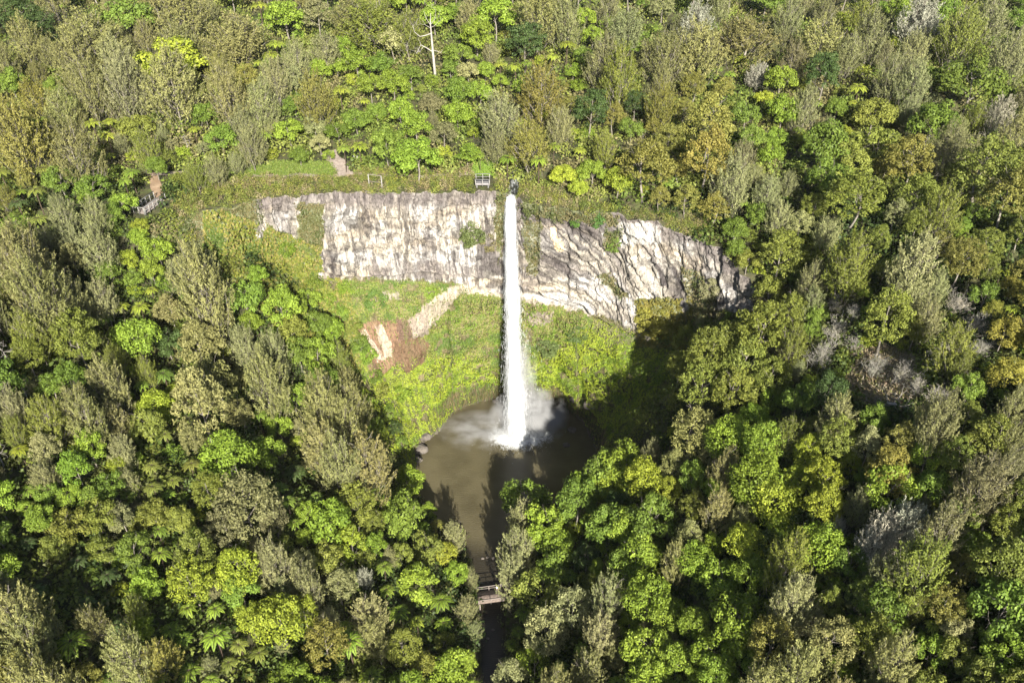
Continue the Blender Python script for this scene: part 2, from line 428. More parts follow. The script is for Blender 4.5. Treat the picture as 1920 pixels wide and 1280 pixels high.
def wall_cover(P, u, v):
    """(colour, plants 0..1) over the wall"""
    n = len(P)
    ju, jv = jit(u, v, 16, 24.)
    ju2, jv2 = jit(u, v, 8, 9.)
    z = P[:, 2]
    arc = np.interp(np.degrees(np.arctan2(P[:, 0] - PC[0], P[:, 1] - PC[1])), TFW[:1180], TARC[:1180])
    lean = np.interp(u, [900, 990, 1100, 1250, 1350, 1420], [0, .6, 1.0, .55, .3, .2])
    s = arc + lean * (z - 50)
    st1 = fbm(s / .55, z / 7., oct=4, seed=71)
    st2 = fbm(s / 1.6, z / 11., oct=4, seed=73)
    bl = fbm(s / 3.5, z / 3.5, oct=4, seed=75)
    cream = np.array([.33, .30, .25]); pink = np.array([.24, .21, .195]); grey = np.array([.12, .105, .10])
    dark = np.array([.038, .033, .033]); white = np.array([.40, .385, .36]); ochre = np.array([.32, .23, .13])
    sw = s + .5 * fbm(s / 2., z / 2., oct=2, seed=36)
    ci2 = np.floor(sw / .42).astype(np.int64); cj2 = np.floor(z / 1.5 + 3 * _h(ci2, 0 * ci2, 0 * ci2, 6)).astype(np.int64)
    tone = .72 + .5 * _h(ci2, cj2, 0 * ci2, 9)
    c = cream[None] * (1 - sm(.42, .62, bl))[:, None] + white[None] * sm(.42, .62, bl)[:, None]
    def mixin(c, col, k):
        k = np.clip(k, 0, 1)[:, None]; return c * (1 - k) + np.asarray(col)[None] * k
    c = mixin(c, ochre, sm(.55, .7, fbm(s / 5., z / 2.2, oct=3, seed=77)) * .28)
    c = mixin(c, grey, sm(.50, .66, st2) * .4)
    st3 = fbm(s / .28, z / 2.4, oct=3, seed=79); st4 = fbm(s / 1.1 + 4, z / .8, oct=4, seed=80)
    c = mixin(c, grey * .8, sm(.52, .66, st3) * .55)
    c = mixin(c, dark, sm(.60, .66, st4) * .55)
    c = mixin(c, dark, sm(.55, .63, st1) * .62)
    top = np.interp(u, [490, 600, 930, 1000, 1160, 1300, 1400], [372, 366, 368, 398, 412, 440, 520])
    c = mixin(c, pink * .62, (1 - sm(6, 34, jv2 - top)) * .75)
    c = mixin(c, grey, (1 - sm(4, 30, jv2 - top)) * sm(.4, .55, st1))
    ju3, jv3 = jit(u, v, 4, 7.)
    def blob2(poly): return inside(poly, ju3, jv3).astype(float)
    def blob(poly, edge=1): return inside(poly, ju2, jv2).astype(float)
    # greyer and darker patches of rock, plus the painted dark of a cave
    for poly, col, k in [
        ([(975, 395), (1150, 410), (1175, 480), (1150, 520), (1040, 520), (990, 545), (965, 540), (965, 400)], grey * .7, .8),
        ([(1010, 430), (1110, 430), (1130, 500), (1040, 500)], dark, .55),
        ([(690, 490), (790, 488), (900, 500), (905, 522), (760, 522), (690, 520)], grey, .7),
        ([(790, 430), (812, 440), (820, 500), (800, 500)], dark * 1.6, .6),
        ([(600, 468), (622, 468), (630, 526), (608, 526)], dark, .85),  # cave mouth: its shade put into the wall colour, no recess here
        ([(1232, 495), (1270, 500), (1292, 575), (1270, 585), (1240, 540)], dark * 1.3, .85),
        ([(905, 460), (945, 440), (945, 520), (900, 505)], grey * .7, .8),
        ([(1120, 500), (1180, 500), (1200, 560), (1150, 550)], grey * .8, .6),
        ([(1370, 520), (1400, 520), (1405, 580), (1375, 580)], grey * .7, .6)]:
        c = mixin(c, col, blob(poly) * k * (.55 + .45 * sm(.35, .6, st1)))
    c = mixin(c, white, blob([(1162, 415), (1235, 420), (1240, 455), (1165, 462)]) * .75)
    c = mixin(c, [.58, .44, .27], blob([(1030, 425), (1042, 425), (1058, 470), (1040, 470)]) * .8)
    c = mixin(c, cream * 1.1, sm(.5, .6, st1) * blob([(1000, 420), (1200, 480), (1300, 600), (1200, 600)]) * .6)
    c = c * tone[:, None]
    veg = np.zeros(n)
    ledge_v = np.interp(u, [480, 600, 700, 860, 945, 1060, 1130, 1225, 1260, 1300, 1420], [500, 522, 522, 530, 548, 574, 592, 636, 600, 575, 590])
    low = sm(-3, 5, jv2 - ledge_v)
    # left end of the cliff: overgrown
    veg = np.maximum(veg, 1 - sm(470, 500, ju))
    veg = np.maximum(veg, blob([(560, 380), (604, 380), (606, 470), (600, 480), (560, 478)]) * .95)
    veg = np.maximum(veg, blob([(400, 430), (560, 470), (600, 478), (598, 530), (640, 560), (400, 560)]) * 1.)
    veg = np.maximum(veg, blob([(500, 420), (600, 470), (560, 490), (490, 450)]) * .9)
    veg = np.maximum(veg, blob([(930, 350), (947, 350), (947, 420), (938, 500), (930, 440)]) * .9)
    veg = np.maximum(veg, blob([(968, 355), (1010, 365), (1160, 405), (1160, 425), (1090, 415), (985, 405)]) * .85)
    veg = np.maximum(veg, blob([(975, 410), (1015, 415), (1010, 520), (990, 510)]) * .6)
    veg = np.maximum(veg, blob([(1135, 430), (1160, 430), (1160, 468), (1128, 462)]) * .8)
    veg = np.maximum(veg, blob([(1120, 515), (1140, 512), (1180, 560), (1165, 565)]) * .8)
    veg = np.maximum(veg, blob([(1190, 560), (1275, 560), (1290, 640), (1240, 650), (1195, 600)]) * .95)
    veg = np.maximum(veg, blob([(1280, 500), (1310, 510), (1345, 560), (1330, 600), (1290, 600)]) * .6)
    veg = np.maximum(veg, sm(1405, 1425, ju))
    # below the ledge: moss and herbs over soil
    soil = np.array([.11, .09, .05])
    lowc = np.tile(soil, (n, 1)) * (.7 + .6 * bl[:, None])
    hole = fbm(P[:, 0] / 1.7, P[:, 2] / 1.5, P[:, 1] / 1.7, oct=4, seed=83)
    lowveg = 1 - .8 * sm(.57, .64, hole)
    def lowmix(poly, col, vg, k=1.):
        nonlocal lowc, lowveg
        b = (blob2(poly) if poly[0][0] < 800 else blob(poly)) * k; col = np.asarray(col) * .55; col = col * .8 + col.mean() * .2
        b = b * (.75 + .25 * sm(.4, .6, st1)); lowc = mixin(lowc, col, b); lowveg = lowveg * (1 - b) + vg * b
    lowmix([(864, 533), (905, 536), (1075, 575), (1075, 585), (1000, 562), (948, 560), (900, 552), (870, 548), (855, 556), (838, 580), (800, 625), (770, 625), (778, 590), (830, 545)], [.60, .50, .37], .04)
    lowmix([(950, 545), (1070, 570), (1235, 632), (1180, 640), (1100, 590), (1030, 572), (960, 565)], [.45, .37, .29], .05)
    lowmix([(666, 610), (702, 600), (744, 604), (750, 640), (752, 672), (724, 698), (700, 712), (688, 664)], [.34, .185, .105], .01)
    lowmix([(674, 622), (684, 618), (712, 655), (722, 674), (706, 676)], [.62, .46, .33], .0)
    lowmix([(703, 612), (716, 606), (735, 645), (738, 668), (722, 672), (712, 645)], [.66, .50, .36], .0)
    lowmix([(744, 598), (780, 594), (776, 636), (748, 644)], [.22, .13, .085], .01)
    lowmix([(740, 640), (790, 630), (806, 648), (792, 682), (764, 702), (738, 680)], [.21, .12, .06], .01)
    lowmix([(764, 594), (800, 580), (806, 625), (776, 634)], [.46, .37, .29], .02)
    lowmix([(690, 680), (720, 684), (706, 712), (692, 712)], [.25, .13, .09], .3)
    lowmix([(990, 585), (1035, 582), (1040, 600), (1012, 612), (994, 605)], [.50, .40, .33], .15)
    lowmix([(715, 548), (745, 545), (750, 560), (728, 566)], [.46, .38, .32], .3)
    lowmix([(1100, 590), (1190, 600), (1215, 640), (1140, 650)], [.20, .15, .09], .55)
    reeds = sm(6, 9, z) * 0 + (1 - sm(3.6, 5.4, z + 1.6 * (bl - .5)))
    reeds = reeds * sm(800, 850, u)
    rc = np.array([.075, .058, .035])[None] * (.5 + 1.2 * sm(.35, .65, st1))[:, None]
    lowc = lowc * (1 - reeds[:, None]) + rc * reeds[:, None]
    lowveg = lowveg * (1 - reeds * .72)
    rim = 1 - sm(.5, 1.3, z)
    lowc = mixin(lowc, [.10, .085, .07], rim); lowveg = lowveg * (1 - rim * .9)
    upveg = veg
    c = c * (1 - low[:, None]) + lowc * low[:, None]
    veg = upveg * (1 - low) + lowveg * low
    c = c * (1 - .8 * veg[:, None]) + np.array([.09, .11, .035])[None] * .8 * veg[:, None]
    return c, veg, low

cc, cveg, clow = wall_cover(Vf[used_c], TU.ravel()[used_c], TVV.ravel()[used_c])
cliff = mesh_obj('cliff', Vf[used_c], Fc, ROCK, cols=('POINT', cc), smooth=False)
tag(cliff, kind='structure')
ground = mesh_obj('ground', Vf[used_g], Fg, SOIL, smooth=True)
tag(ground, kind='structure')

bvh_g = BVHTree.FromPolygons(Vf[used_g].tolist(), Fg.tolist())
bvh_c = BVHTree.FromPolygons(Vf[used_c].tolist(), Fc.tolist())

def cast(o, d):
    best = None
    for b in (bvh_g, bvh_c):
        h = b.ray_cast(o, d, 600)
        if h[0] is not None and (best is None or h[3] < best[3]): best = h
    return best

def hit(u, v, raise_by=0.0):
    h = cast(Vector((CAMX, CAMY, CAMZ - raise_by)), ray(u, v))
    return None if h is None else h[0]

def ground_z(x, y):
    h = cast(Vector((x, y, 150)), Vector((0, 0, -1)))
    return 0.0 if h is None else h[0].z

# ------------------------------------------------------------------ water
V, F = [], []
nx, ny = 60, 90
xs = np.linspace(-27, 24, nx); ys = np.linspace(-100, 10, ny)
V = np.array([[x, y, 0.0] for y in ys for x in xs]); k = np.arange(ny * nx).reshape(ny, nx)
F = np.stack([k[:-1, :-1], k[:-1, 1:], k[1:, 1:], k[1:, :-1]], -1).reshape(-1, 4)
pool = mesh_obj('pool_water', V, F, WATER); tag(pool, kind='structure')

# waterfall
def fall_center(z):
    q = np.clip((54.4 - z) / 54.4, 0, 1)
    return np.interp(q, [0, .3, .7, 1], [-.35, -.1, .25, 1.0]), -1.1 - 5.9 * np.sqrt(q)

def fall_sheet(name, wid, thick, mat, body, seed, z0=53.9, z1=0, xoff=0.0, parent=None):
    nz, na = 300, 48
    zz = np.linspace(z0, z1, nz); q = (54.4 - zz) / 54.4
    cx, cy = fall_center(zz)
    wv = np.interp(q, wid[0], wid[1]); tv = np.interp(q, wid[0], thick)
    th = np.linspace(0, 2 * PI, na, endpoint=False)
    T, Z = np.meshgrid(th, zz)
    rr = 1 + .6 * (fbm(np.cos(T) * 2.2 + 5, np.sin(T) * 2.2, Z / 3.5, oct=5, seed=seed) - .5) + .25 * (vnoise(T * 6, Z / 7, seed=seed + 3) - .5)
    X = cx[:, None] + xoff * q[:, None] + np.cos(T) * wv[:, None] * .5 * rr
    Y = cy[:, None] + np.sin(T) * tv[:, None] * .5 * rr
    V = np.stack([X, Y, Z], -1).reshape(-1, 3)
    k = np.arange(nz * na).reshape(nz, na); k2 = np.roll(k, -1, 1)
    F = np.stack([k[:-1], k2[:-1], k2[1:], k[1:]], -1).reshape(-1, 4)
    bd = body[0] + (body[1] - body[0]) * np.abs(np.cos(T)) ** 3 + (body[2] - body[0]) * 0
    bd = bd - np.interp(Z, [0, 20, 54], [.0, .0, .0])
    return mesh_obj(name, V, F, mat, parent=parent, attrs={'body': ('POINT', bd)}, smooth=True)

wf = bpy.data.objects.new('waterfall', None); COL.objects.link(wf)
tag(wf, 'tall white waterfall dropping free from the notch in the cliff into the pool', 'waterfall')
MW1 = white_water_mat('white_water', .44, .84, scale=3.6, zs=.05)
MW2 = white_water_mat('veil_water', .50, 1.0, scale=3.2)
fall_sheet('water_core', ([0, .1, .5, .85, 1], [1.6, 2.0, 2.3, 3.2, 4.0]), [.9, 1.2, 1.6, 2.4, 3.0], MW1, (.25, -.02, 0), 101, parent=wf)
fall_sheet('water_veil', ([0, .1, .5, .85, 1], [2.0, 2.5, 3.3, 5.0, 6.6]), [1.1, 1.6, 2.4, 3.6, 4.6], MW2, (.30, .0, 0), 131, xoff=.35, parent=wf)
# loose strands and drops round the fall
n = 9000
q = RNG.random(n) ** .7; z = 53.6 - q * 53.3
cx, cy = fall_center(z)
wv = np.interp(q, [0, .3, 1], [.75, 1.5, 3.3]); off = RNG.normal(0, .42, n)
off = off + np.where(RNG.random(n) < .35, np.abs(RNG.normal(0, .9, n)) * q, 0)
c = np.stack([cx + off * wv, cy - RNG.normal(0, .35, n) * wv, z], 1)
Q = cards(c, np.stack([RNG.normal(0, .4, n), -np.ones(n), np.full(n, .4)], 1), RNG.uniform(.008, .028, n), RNG.uniform(.15, 1.1, n), np.tile([0, 0, 1.], (n, 1)))
DROP = noise_mat('spray_drops', (.42, .44, .46), (.55, .56, .58), 1, bump=0)
o = mesh_obj('water_drops', Q.reshape(-1, 3), np.arange(n * 4).reshape(-1, 4), DROP, parent=wf)
o['kind'] = 'stuff'

ys_ = np.linspace(-1.6, 9, 40); xs_ = np.linspace(-1, 1, 9)
V = np.array([[.1 + .12 * y + .95 * x, y, 53.98 + .035 * (y + 1) + .12 * vnoise(np.array(x * 3), np.array(y * 2.2), seed=4)] for y in ys_ for x in xs_])
k = np.arange(len(V)).reshape(40, 9); F = np.stack([k[:-1, :-1], k[:-1, 1:], k[1:, 1:], k[1:, :-1]], -1).reshape(-1, 4)
tag(mesh_obj('stream_water', V, F, noise_mat('dark_riffle', (.012, .013, .012), (.30, .31, .32), 1.6, rough=.25, bump=.5, stretch=(1.6, .5, 1), c3=(.03, .032, .03), spec=.5), smooth=True), kind='structure')

# foam on the water and the splash mound
def foam_mat():
    m, nt, N, L = newmat('foam')
    out = N.new('ShaderNodeOutputMaterial'); d = N.new('ShaderNodeBsdfPrincipled')
    d.inputs['Base Color'].default_value = (.6, .62, .63, 1); d.inputs['Roughness'].default_value = .7
    tr = N.new('ShaderNodeBsdfTransparent')
    at = N.new('ShaderNodeAttribute'); at.attribute_name = 'body'
    tc = N.new('ShaderNodeTexCoord'); n = N.new('ShaderNodeTexNoise'); n.inputs['Scale'].default_value = .75; n.inputs['Detail'].default_value = 9
    n.inputs['Roughness'].default_value = .7; n.inputs['Distortion'].default_value = .8
    L.new(tc.outputs['Object'], n.inputs['Vector'])
    ad = N.new('ShaderNodeMath'); ad.operation = 'ADD'; L.new(n.outputs['Fac'], ad.inputs[0]); L.new(at.outputs['Fac'], ad.inputs[1])
    mr = N.new('ShaderNodeMapRange'); mr.inputs['From Min'].default_value = .62; mr.inputs['From Max'].default_value = 1.1
    L.new(ad.outputs[0], mr.inputs['Value'])
    mx = N.new('ShaderNodeMixShader'); L.new(mr.outputs['Result'], mx.inputs[0]); L.new(tr.outputs[0], mx.inputs[1]); L.new(d.outputs[0], mx.inputs[2])
    L.new(mx.outputs[0], out.inputs['Surface'])
    return m
FOAM = foam_mat()
nr, na = 70, 160
rr = np.linspace(0, 1, nr)[:, None]; th = np.linspace(0, 2 * PI, na, endpoint=False)[None]
ext = 5.6 + 2.2 * np.exp(-((np.angle(np.exp(1j * (th - .25)))) ** 2) / .5) * 1.6 + 1.5 * np.exp(-((np.angle(np.exp(1j * (th - 2.9)))) ** 2) / .5)
X = 1.1 + rr * ext * 1.25 * np.cos(th); Y = -7.4 + rr * ext * np.sin(th) * .95
h = .02 + 1.7 * np.exp(-(rr / .34) ** 2) * (.5 + fbm(X / .9, Y / .9, oct=4, seed=88)) + .22 * fbm(X, Y, oct=3, seed=89) * (1 - rr)
body = .95 - rr * 1.05 + .0 * th + 0 * X
V = np.stack([X, Y, h], -1).reshape(-1, 3); k = np.arange(nr * na).reshape(nr, na); k2 = np.roll(k, -1, 1)
F = np.stack([k[:-1], k2[:-1], k2[1:], k[1:]], -1).reshape(-1, 4)
mesh_obj('foam', V, F, FOAM, parent=wf, attrs={'body': ('POINT', body.ravel())}, smooth=True)
n = 6000
a = RNG.random(n) * 2 * PI; rad = np.abs(RNG.normal(0, 2.6, n))
c = np.stack([1.1 + rad * np.cos(a) * 1.2, -7.4 + rad * np.sin(a) * .9, np.abs(RNG.normal(0, 1.3, n)) * np.exp(-rad / 4) + .1], 1)
Q = cards(c, RNG.normal(size=(n, 3)), RNG.uniform(.02, .07, n), RNG.uniform(.05, .2, n))
o = mesh_obj('splash', Q.reshape(-1, 3), np.arange(n * 4).reshape(-1, 4), DROP, parent=wf); o['kind'] = 'stuff'

# drifting spray: real mist volumes
def mist(name, loc, scl, dens, label):
    m, nt, N, L = newmat(name + '_air')
    out = N.new('ShaderNodeOutputMaterial'); p = N.new('ShaderNodeVolumePrincipled')
    p.inputs['Color'].default_value = (.95, .96, .97, 1); p.inputs['Anisotropy'].default_value = .0
    tc = N.new('ShaderNodeTexCoord'); ln = N.new('ShaderNodeVectorMath'); ln.operation = 'LENGTH'
    L.new(tc.outputs['Object'], ln.inputs[0])
    n = N.new('ShaderNodeTexNoise'); n.inputs['Scale'].default_value = 2.2; n.inputs['Detail'].default_value = 3
    L.new(tc.outputs['Object'], n.inputs['Vector'])
    mr = N.new('ShaderNodeMapRange'); mr.inputs['From Min'].default_value = 1; mr.inputs['From Max'].default_value = .1
    mr.inputs['To Max'].default_value = 1; L.new(ln.outputs['Value'], mr.inputs['Value'])
    mr2 = N.new('ShaderNodeMapRange'); mr2.inputs['From Min'].default_value = .42; mr2.inputs['From Max'].default_value = .62
    L.new(n.outputs['Fac'], mr2.inputs['Value'])
    mu = N.new('ShaderNodeMath'); mu.operation = 'MULTIPLY'; L.new(mr.outputs['Result'], mu.inputs[0]); L.new(mr2.outputs['Result'], mu.inputs[1])
    mu2 = N.new('ShaderNodeMath'); mu2.operation = 'MULTIPLY'; mu2.inputs[1].default_value = dens; L.new(mu.outputs[0], mu2.inputs[0])
    L.new(mu2.outputs[0], p.inputs['Density']); L.new(p.outputs[0], out.inputs['Volume'])
    bpy.ops.mesh.primitive_ico_sphere_add(subdivisions=3, radius=1)
    o = bpy.context.object; o.name = name; o.data.materials.append(m)
    o.location = loc; o.scale = scl
    tag(o, label, None, kind='stuff')
    return o
mist('spray_mist', (3.6, -5.0, 3.4), (9.0, 6.5, 7.5), .8, 'white spray drifting over the foam at the foot of the fall')
mist('spray_mist', (1.9, -5.8, 13), (3.6, 3.0, 16), .40, 'thin veil of spray blown to one side of the falling water')
mist('spray_mist', (-6, -6.5, 1.0), (10.5, 6.5, 2.8), .34, 'low spray creeping over the murky pool')

# ------------------------------------------------------------------ stuff on the wall, bank and forest floor
def scatter_cells(mask_q, weight_q, n, rng):
    """n random points on terrain quads: position, normal, uv-pixel"""
    ii = np.argwhere(mask_q)
    a = TV[ii[:, 0], ii[:, 1]]; b = TV[ii[:, 0], (ii[:, 1] + 1) % nF]; c = TV[ii[:, 0] + 1, ii[:, 1]]
    nn = np.cross(b - a, c - a); ar = np.linalg.norm(nn, axis=1)
    w = ar * weight_q[mask_q]
    w = w / w.sum()
    pick = rng.choice(len(ii), n, p=w)
    s, t = rng.random((n, 1)), rng.random((n, 1))
    P = a[pick] + (b - a)[pick] * s + (c - a)[pick] * t
    N_ = -nn[pick] / np.maximum(ar[pick], 1e-9)[:, None]
    return P, N_

def quad_avg(A): return A[:-1]
vegfull = np.zeros(nR * nF); vegfull[used_c] = cveg; vegq = vegfull.reshape(nR, nF)[:-1]
rng = np.random.default_rng(5)
cm = iscliff & (vegq > .05) & (TDEP[:-1] > 1)
nS = 165000
P, Nn = scatter_cells(cm, vegq ** 1.5, nS, rng)
Nn = np.where((Nn[:, 1:2] > 0) & (np.abs(Nn[:, 2:3]) < .9), -Nn, Nn)
u, v, dep = project(P)
def pal(*cs): return np.array(cs)
def choose(colors, k): return colors[np.clip((k * len(colors)).astype(int), 0, len(colors) - 1)]
patch = fbm(P[:, 0] / 2.2, P[:, 2] / 2.0, P[:, 1] / 3, oct=3, seed=203)
patch2 = fbm(P[:, 0] / 6., P[:, 2] / 5.0, P[:, 1] / 6, oct=3, seed=205)
kk = np.clip((patch - .5) * 1.7 + (patch2 - .5) * 1.6 + .5 + rng.normal(0, .16, nS), 0, .999)
bright = pal((.085, .135, .014), (.12, .175, .016), (.155, .21, .019), (.19, .235, .022), (.14, .18, .024))
mid = pal((.055, .095, .018), (.085, .13, .022), (.115, .15, .028), (.15, .155, .045), (.17, .15, .07), (.095, .15, .02))
drab = pal((.07, .075, .026), (.10, .095, .036), (.13, .115, .055), (.055, .07, .02))
hang = pal((.10, .10, .018), (.14, .125, .024), (.12, .12, .028))
bandbright = sm(-20, 30, v - np.interp(u, [640, 700, 850, 940, 1000, 1130, 1240], [690, 690, 660, 690, 670, 600, 640]) + 60 * (patch2 - .5))
lowmask = v > np.interp(u, [480, 600, 860, 945, 1060, 1225, 1260, 1420], [500, 522, 530, 548, 574, 636, 600, 590])
colr = np.where((bandbright > rng.random(nS))[:, None], choose(bright, kk), choose(mid, kk))
colr = np.where(lowmask[:, None], colr, choose(drab, kk))
hm = inside([(1180, 555), (1300, 555), (1300, 660), (1195, 650)], u, v)
colr = np.where(hm[:, None], choose(hang, kk), colr)
lv = inside([(380, 380), (600, 460), (660, 560), (680, 720), (380, 720)], u, v)
vine = pal((.06, .095, .018), (.095, .12, .022), (.14, .145, .025), (.18, .155, .05), (.08, .105, .024), (.12, .14, .022))
colr = np.where(lv[:, None], choose(vine, np.clip(kk + rng.normal(0, .15, nS), 0, .99)), colr)
size = np.where(lv, rng.uniform(.22, .5, nS), rng.uniform(.10, .36, nS))
lumps = np.maximum(patch - .42, 0) * np.where(lv, 4.5, 3.0)
P2 = P + Nn * (rng.random((nS, 1)) * .25 + lumps[:, None]) + np.array([0, 0, 1]) * (rng.random((nS, 1)) * .1)
nrmv = Nn + rng.normal(0, .45, (nS, 3)) + np.array([0, 0, .45])
Q = cards(P2, nrmv, size * .8, size * 1.2, np.tile([0, 0, 1.], (nS, 1)) + rng.normal(0, .6, (nS, 3)), rng)
o = mesh_obj('cliff_moss', Q.reshape(-1, 3), np.arange(nS * 4).reshape(-1, 4), SCRUB, attrs={'vary': ('FACE', rng.random(nS) * .55 + .25)}, cols=('FACE', colr))
tag(o, 'moss, herbs and low scrub clothing the rock wall round the pool', kind='stuff')

# reeds and hanging roots at the foot of the wall behind the pool
mR = iscliff & (TV[:-1, :, 2] > 1.2) & (TV[:-1, :, 2] < 6) & (TU[:-1] > 800) & (TU[:-1] < 1120) & (TSEG[:-1] == 1)[:, None]
nS = 7000
P, Nn = scatter_cells(mR, np.ones_like(vegq), nS, rng)
L_ = rng.uniform(.8, 2.6, nS)
P[:, 2] -= L_ * .3
c = P + Nn * 0 + np.stack([rng.normal(0, .1, nS), -rng.uniform(.15, .5, nS), 0 * L_], 1)
Q = cards(c, np.stack([rng.normal(0, .6, nS), -np.ones(nS), rng.random(nS)], 1), rng.uniform(.05, .13, nS), L_, np.tile([0, 0, 1.], (nS, 1)) + rng.normal(0, .12, (nS, 3)), rng)
colr = choose(pal((.05, .07, .018), (.09, .08, .03), (.12, .09, .045), (.06, .05, .025), (.05, .08, .018)), rng.random(nS))
o = mesh_obj('hanging_reeds', Q.reshape(-1, 3), np.arange(nS * 4).reshape(-1, 4), SCRUB, attrs={'vary': ('FACE', rng.random(nS))}, cols=('FACE', colr))
tag(o, 'brown and green reeds hanging along the foot of the wall behind the pool', kind='stuff')

# places the forest leaves open (seen from here as pixels, stored as outlines)
BANK = [(410, 345), (470, 325), (700, 318), (930, 322), (950, 345), (1010, 350), (1170, 395), (1330, 405), (1345, 450), (1300, 445), (1160, 420), (980, 400), (940, 372), (600, 368), (500, 375), (450, 420), (380, 420), (330, 405), (320, 370)]
LAWN = [(440, 316), (500, 303), (610, 303), (628, 316), (622, 327), (500, 326), (430, 330)]
CLEAR = [(1600, 655), (1700, 660), (1745, 700), (1710, 765), (1640, 770), (1590, 740)]
VINES = [(320, 405), (450, 420), (500, 400), (600, 500), (650, 590), (600, 560), (500, 500), (420, 470), (330, 480)]
OPEN = [(500, 330), (650, 300), (930, 318), (1000, 340), (1240, 392), (1335, 420), (1400, 490), (1412, 575), (1300, 580), (1240, 640), (1240, 740), (1240, 830), (1140, 842), (1065, 900), (1000, 905), (945, 905), (935, 990), (928, 1060), (948, 1095), (948, 1135), (930, 1190), (905, 1190), (902, 1130), (895, 1060), (868, 1005), (790, 950), (776, 880), (722, 860), (698, 740), (672, 640), (640, 560), (600, 500), (480, 450), (440, 400)]
DECKZ = [(238, 345), (330, 345), (330, 415), (238, 425)]

gm = (~iscliff) & ((TSEG[:-1] >= 1)[:, None]) & (TU[:-1] > -260) & (TU[:-1] < 2180) & (TVV[:-1] > -120) & (TVV[:-1] < 1480) & (TV[:-1, :, 2] > .6)
gm &= (np.hypot(TV[:-1, :, 0], TV[:-1, :, 1] + 22) < 200)
gm |= iscliff & (TW[None, :] < .6) & (TSEG[:-1] >= 1)[:, None] & (TV[:-1, :, 2] > .6)
wallm = iscliff & (vegq > .8) & (TSEG[:-1] == 1)[:, None] & (TV[:-1, :, 2] > 6)
gm |= wallm
nSh = 16500
wt = np.clip(150. / np.maximum(TDEP[:-1], 60), .3, 2) ** 1.2
bk = inside(BANK, TU[:-1], TVV[:-1]) & (TV[:-1, :, 2] > 44)
ck = inside(CLEAR, TU[:-1], TVV[:-1])
wt = np.where(wallm, .9, wt); wt = np.where(bk & ~iscliff, 9.0, wt); wt = np.where(ck, 5.0, wt)
P, Nn = scatter_cells(gm, wt, nSh, rng)
u, v, dep = project(P)
bank = inside(BANK, u, v); lawn = inside(LAWN, u, v); clr = inside(CLEAR, u, v); vin = inside(VINES, u, v)
pathm = inside([(590, 280), (660, 280), (665, 335), (600, 335)], u, v) | inside([(240, 375), (284, 332), (312, 340), (314, 385), (285, 412), (240, 412)], u, v) | inside([(255, 318), (620, 318), (620, 334), (255, 334)], u, v) | inside([(885, 315), (930, 315), (930, 358), (885, 358)], u, v)
keep = ~(lawn | pathm) | (rng.random(nSh) < 0)
P, u, v, dep, bank, clr, vin = [a[keep] for a in (P, u, v, dep, bank, clr, vin)]
m_ = len(P)
per = 68
onwall = (np.hypot(P[:, 0], P[:, 1] + 22) < 40) & (P[:, 2] < 50) & (P[:, 1] > -20) & (u > 600) & (u < 1240)
low = bank | clr | onwall
Rs = np.where(low, rng.uniform(.3, .75, m_), rng.uniform(.9, 2.1, m_))
Rs = np.where(vin, rng.uniform(.6, 1.3, m_), Rs)
Hs = Rs * np.where(bank, rng.uniform(.9, 2.6, m_), rng.uniform(.7, 1.5, m_))
pt = fbm(P[:, 0] / 7., P[:, 1] / 7., oct=3, seed=303)
k3 = np.clip((pt - .5) * 2 + .5 + rng.normal(0, .22, m_), 0, .999)
forest_c = pal((.028, .048, .012), (.04, .062, .014), (.055, .082, .016), (.075, .105, .02), (.068, .078, .022), (.10, .125, .024))  # darkened so gaps between the trees read as deep shade
bank_c = pal((.12, .145, .03), (.155, .17, .035), (.18, .165, .06), (.20, .165, .08), (.14, .18, .04), (.23, .20, .11), (.19, .21, .035), (.10, .13, .03))
clr_c = pal((.18, .14, .075), (.20, .155, .09), (.14, .13, .04), (.16, .12, .08), (.21, .17, .12))
upper = (P[:, 1] > -2) & ~bank
colr = choose(forest_c, k3)
colr = np.where(upper[:, None], choose(pal((.09, .13, .025), (.12, .16, .03), (.14, .16, .04), (.16, .19, .04), (.15, .14, .06)), k3), colr)
colr = np.where(bank[:, None], choose(bank_c, np.clip(k3 + rng.normal(0, .15, m_), 0, .99)), colr)
colr = np.where(clr[:, None], choose(clr_c, k3), colr)
colr = np.where(vin[:, None], choose(vine, k3), colr)
colr = np.where(onwall[:, None], choose(pal((.055, .095, .016), (.08, .13, .018), (.11, .17, .018), (.15, .20, .022), (.12, .135, .035)), k3), colr)
d = nrm(rng.normal(size=(m_, per, 3))); d[..., 2] = np.abs(d[..., 2]) * .95 - .08
wob = 1 + .5 * (rng.random((m_, per, 1)) - .5)
pos = P[:, None] + d * np.stack([Rs, Rs, Hs], 1)[:, None] * wob + np.array([0, 0, .1])
nm = d + rng.normal(0, .45, d.shape)
sz = (np.clip(Rs, .4, 2)[:, None] * rng.uniform(.14, .34, (m_, per)))
Q = cards(pos.reshape(-1, 3), nm.reshape(-1, 3), sz.ravel() * .8, sz.ravel() * 1.2, rng=rng)
cR = np.repeat(colr, per, 0)
NQ = len(Q)
o = mesh_obj('undergrowth', Q.reshape(-1, 3), np.arange(NQ * 4).reshape(-1, 4), SCRUB, attrs={'vary': ('FACE', np.clip(rng.random(NQ) * .7 + np.repeat(rng.random(m_), per) * .3, 0, 1))}, cols=('FACE', cR))
tag(o, 'dense bushes and saplings filling the forest floor between the trees', kind='stuff')

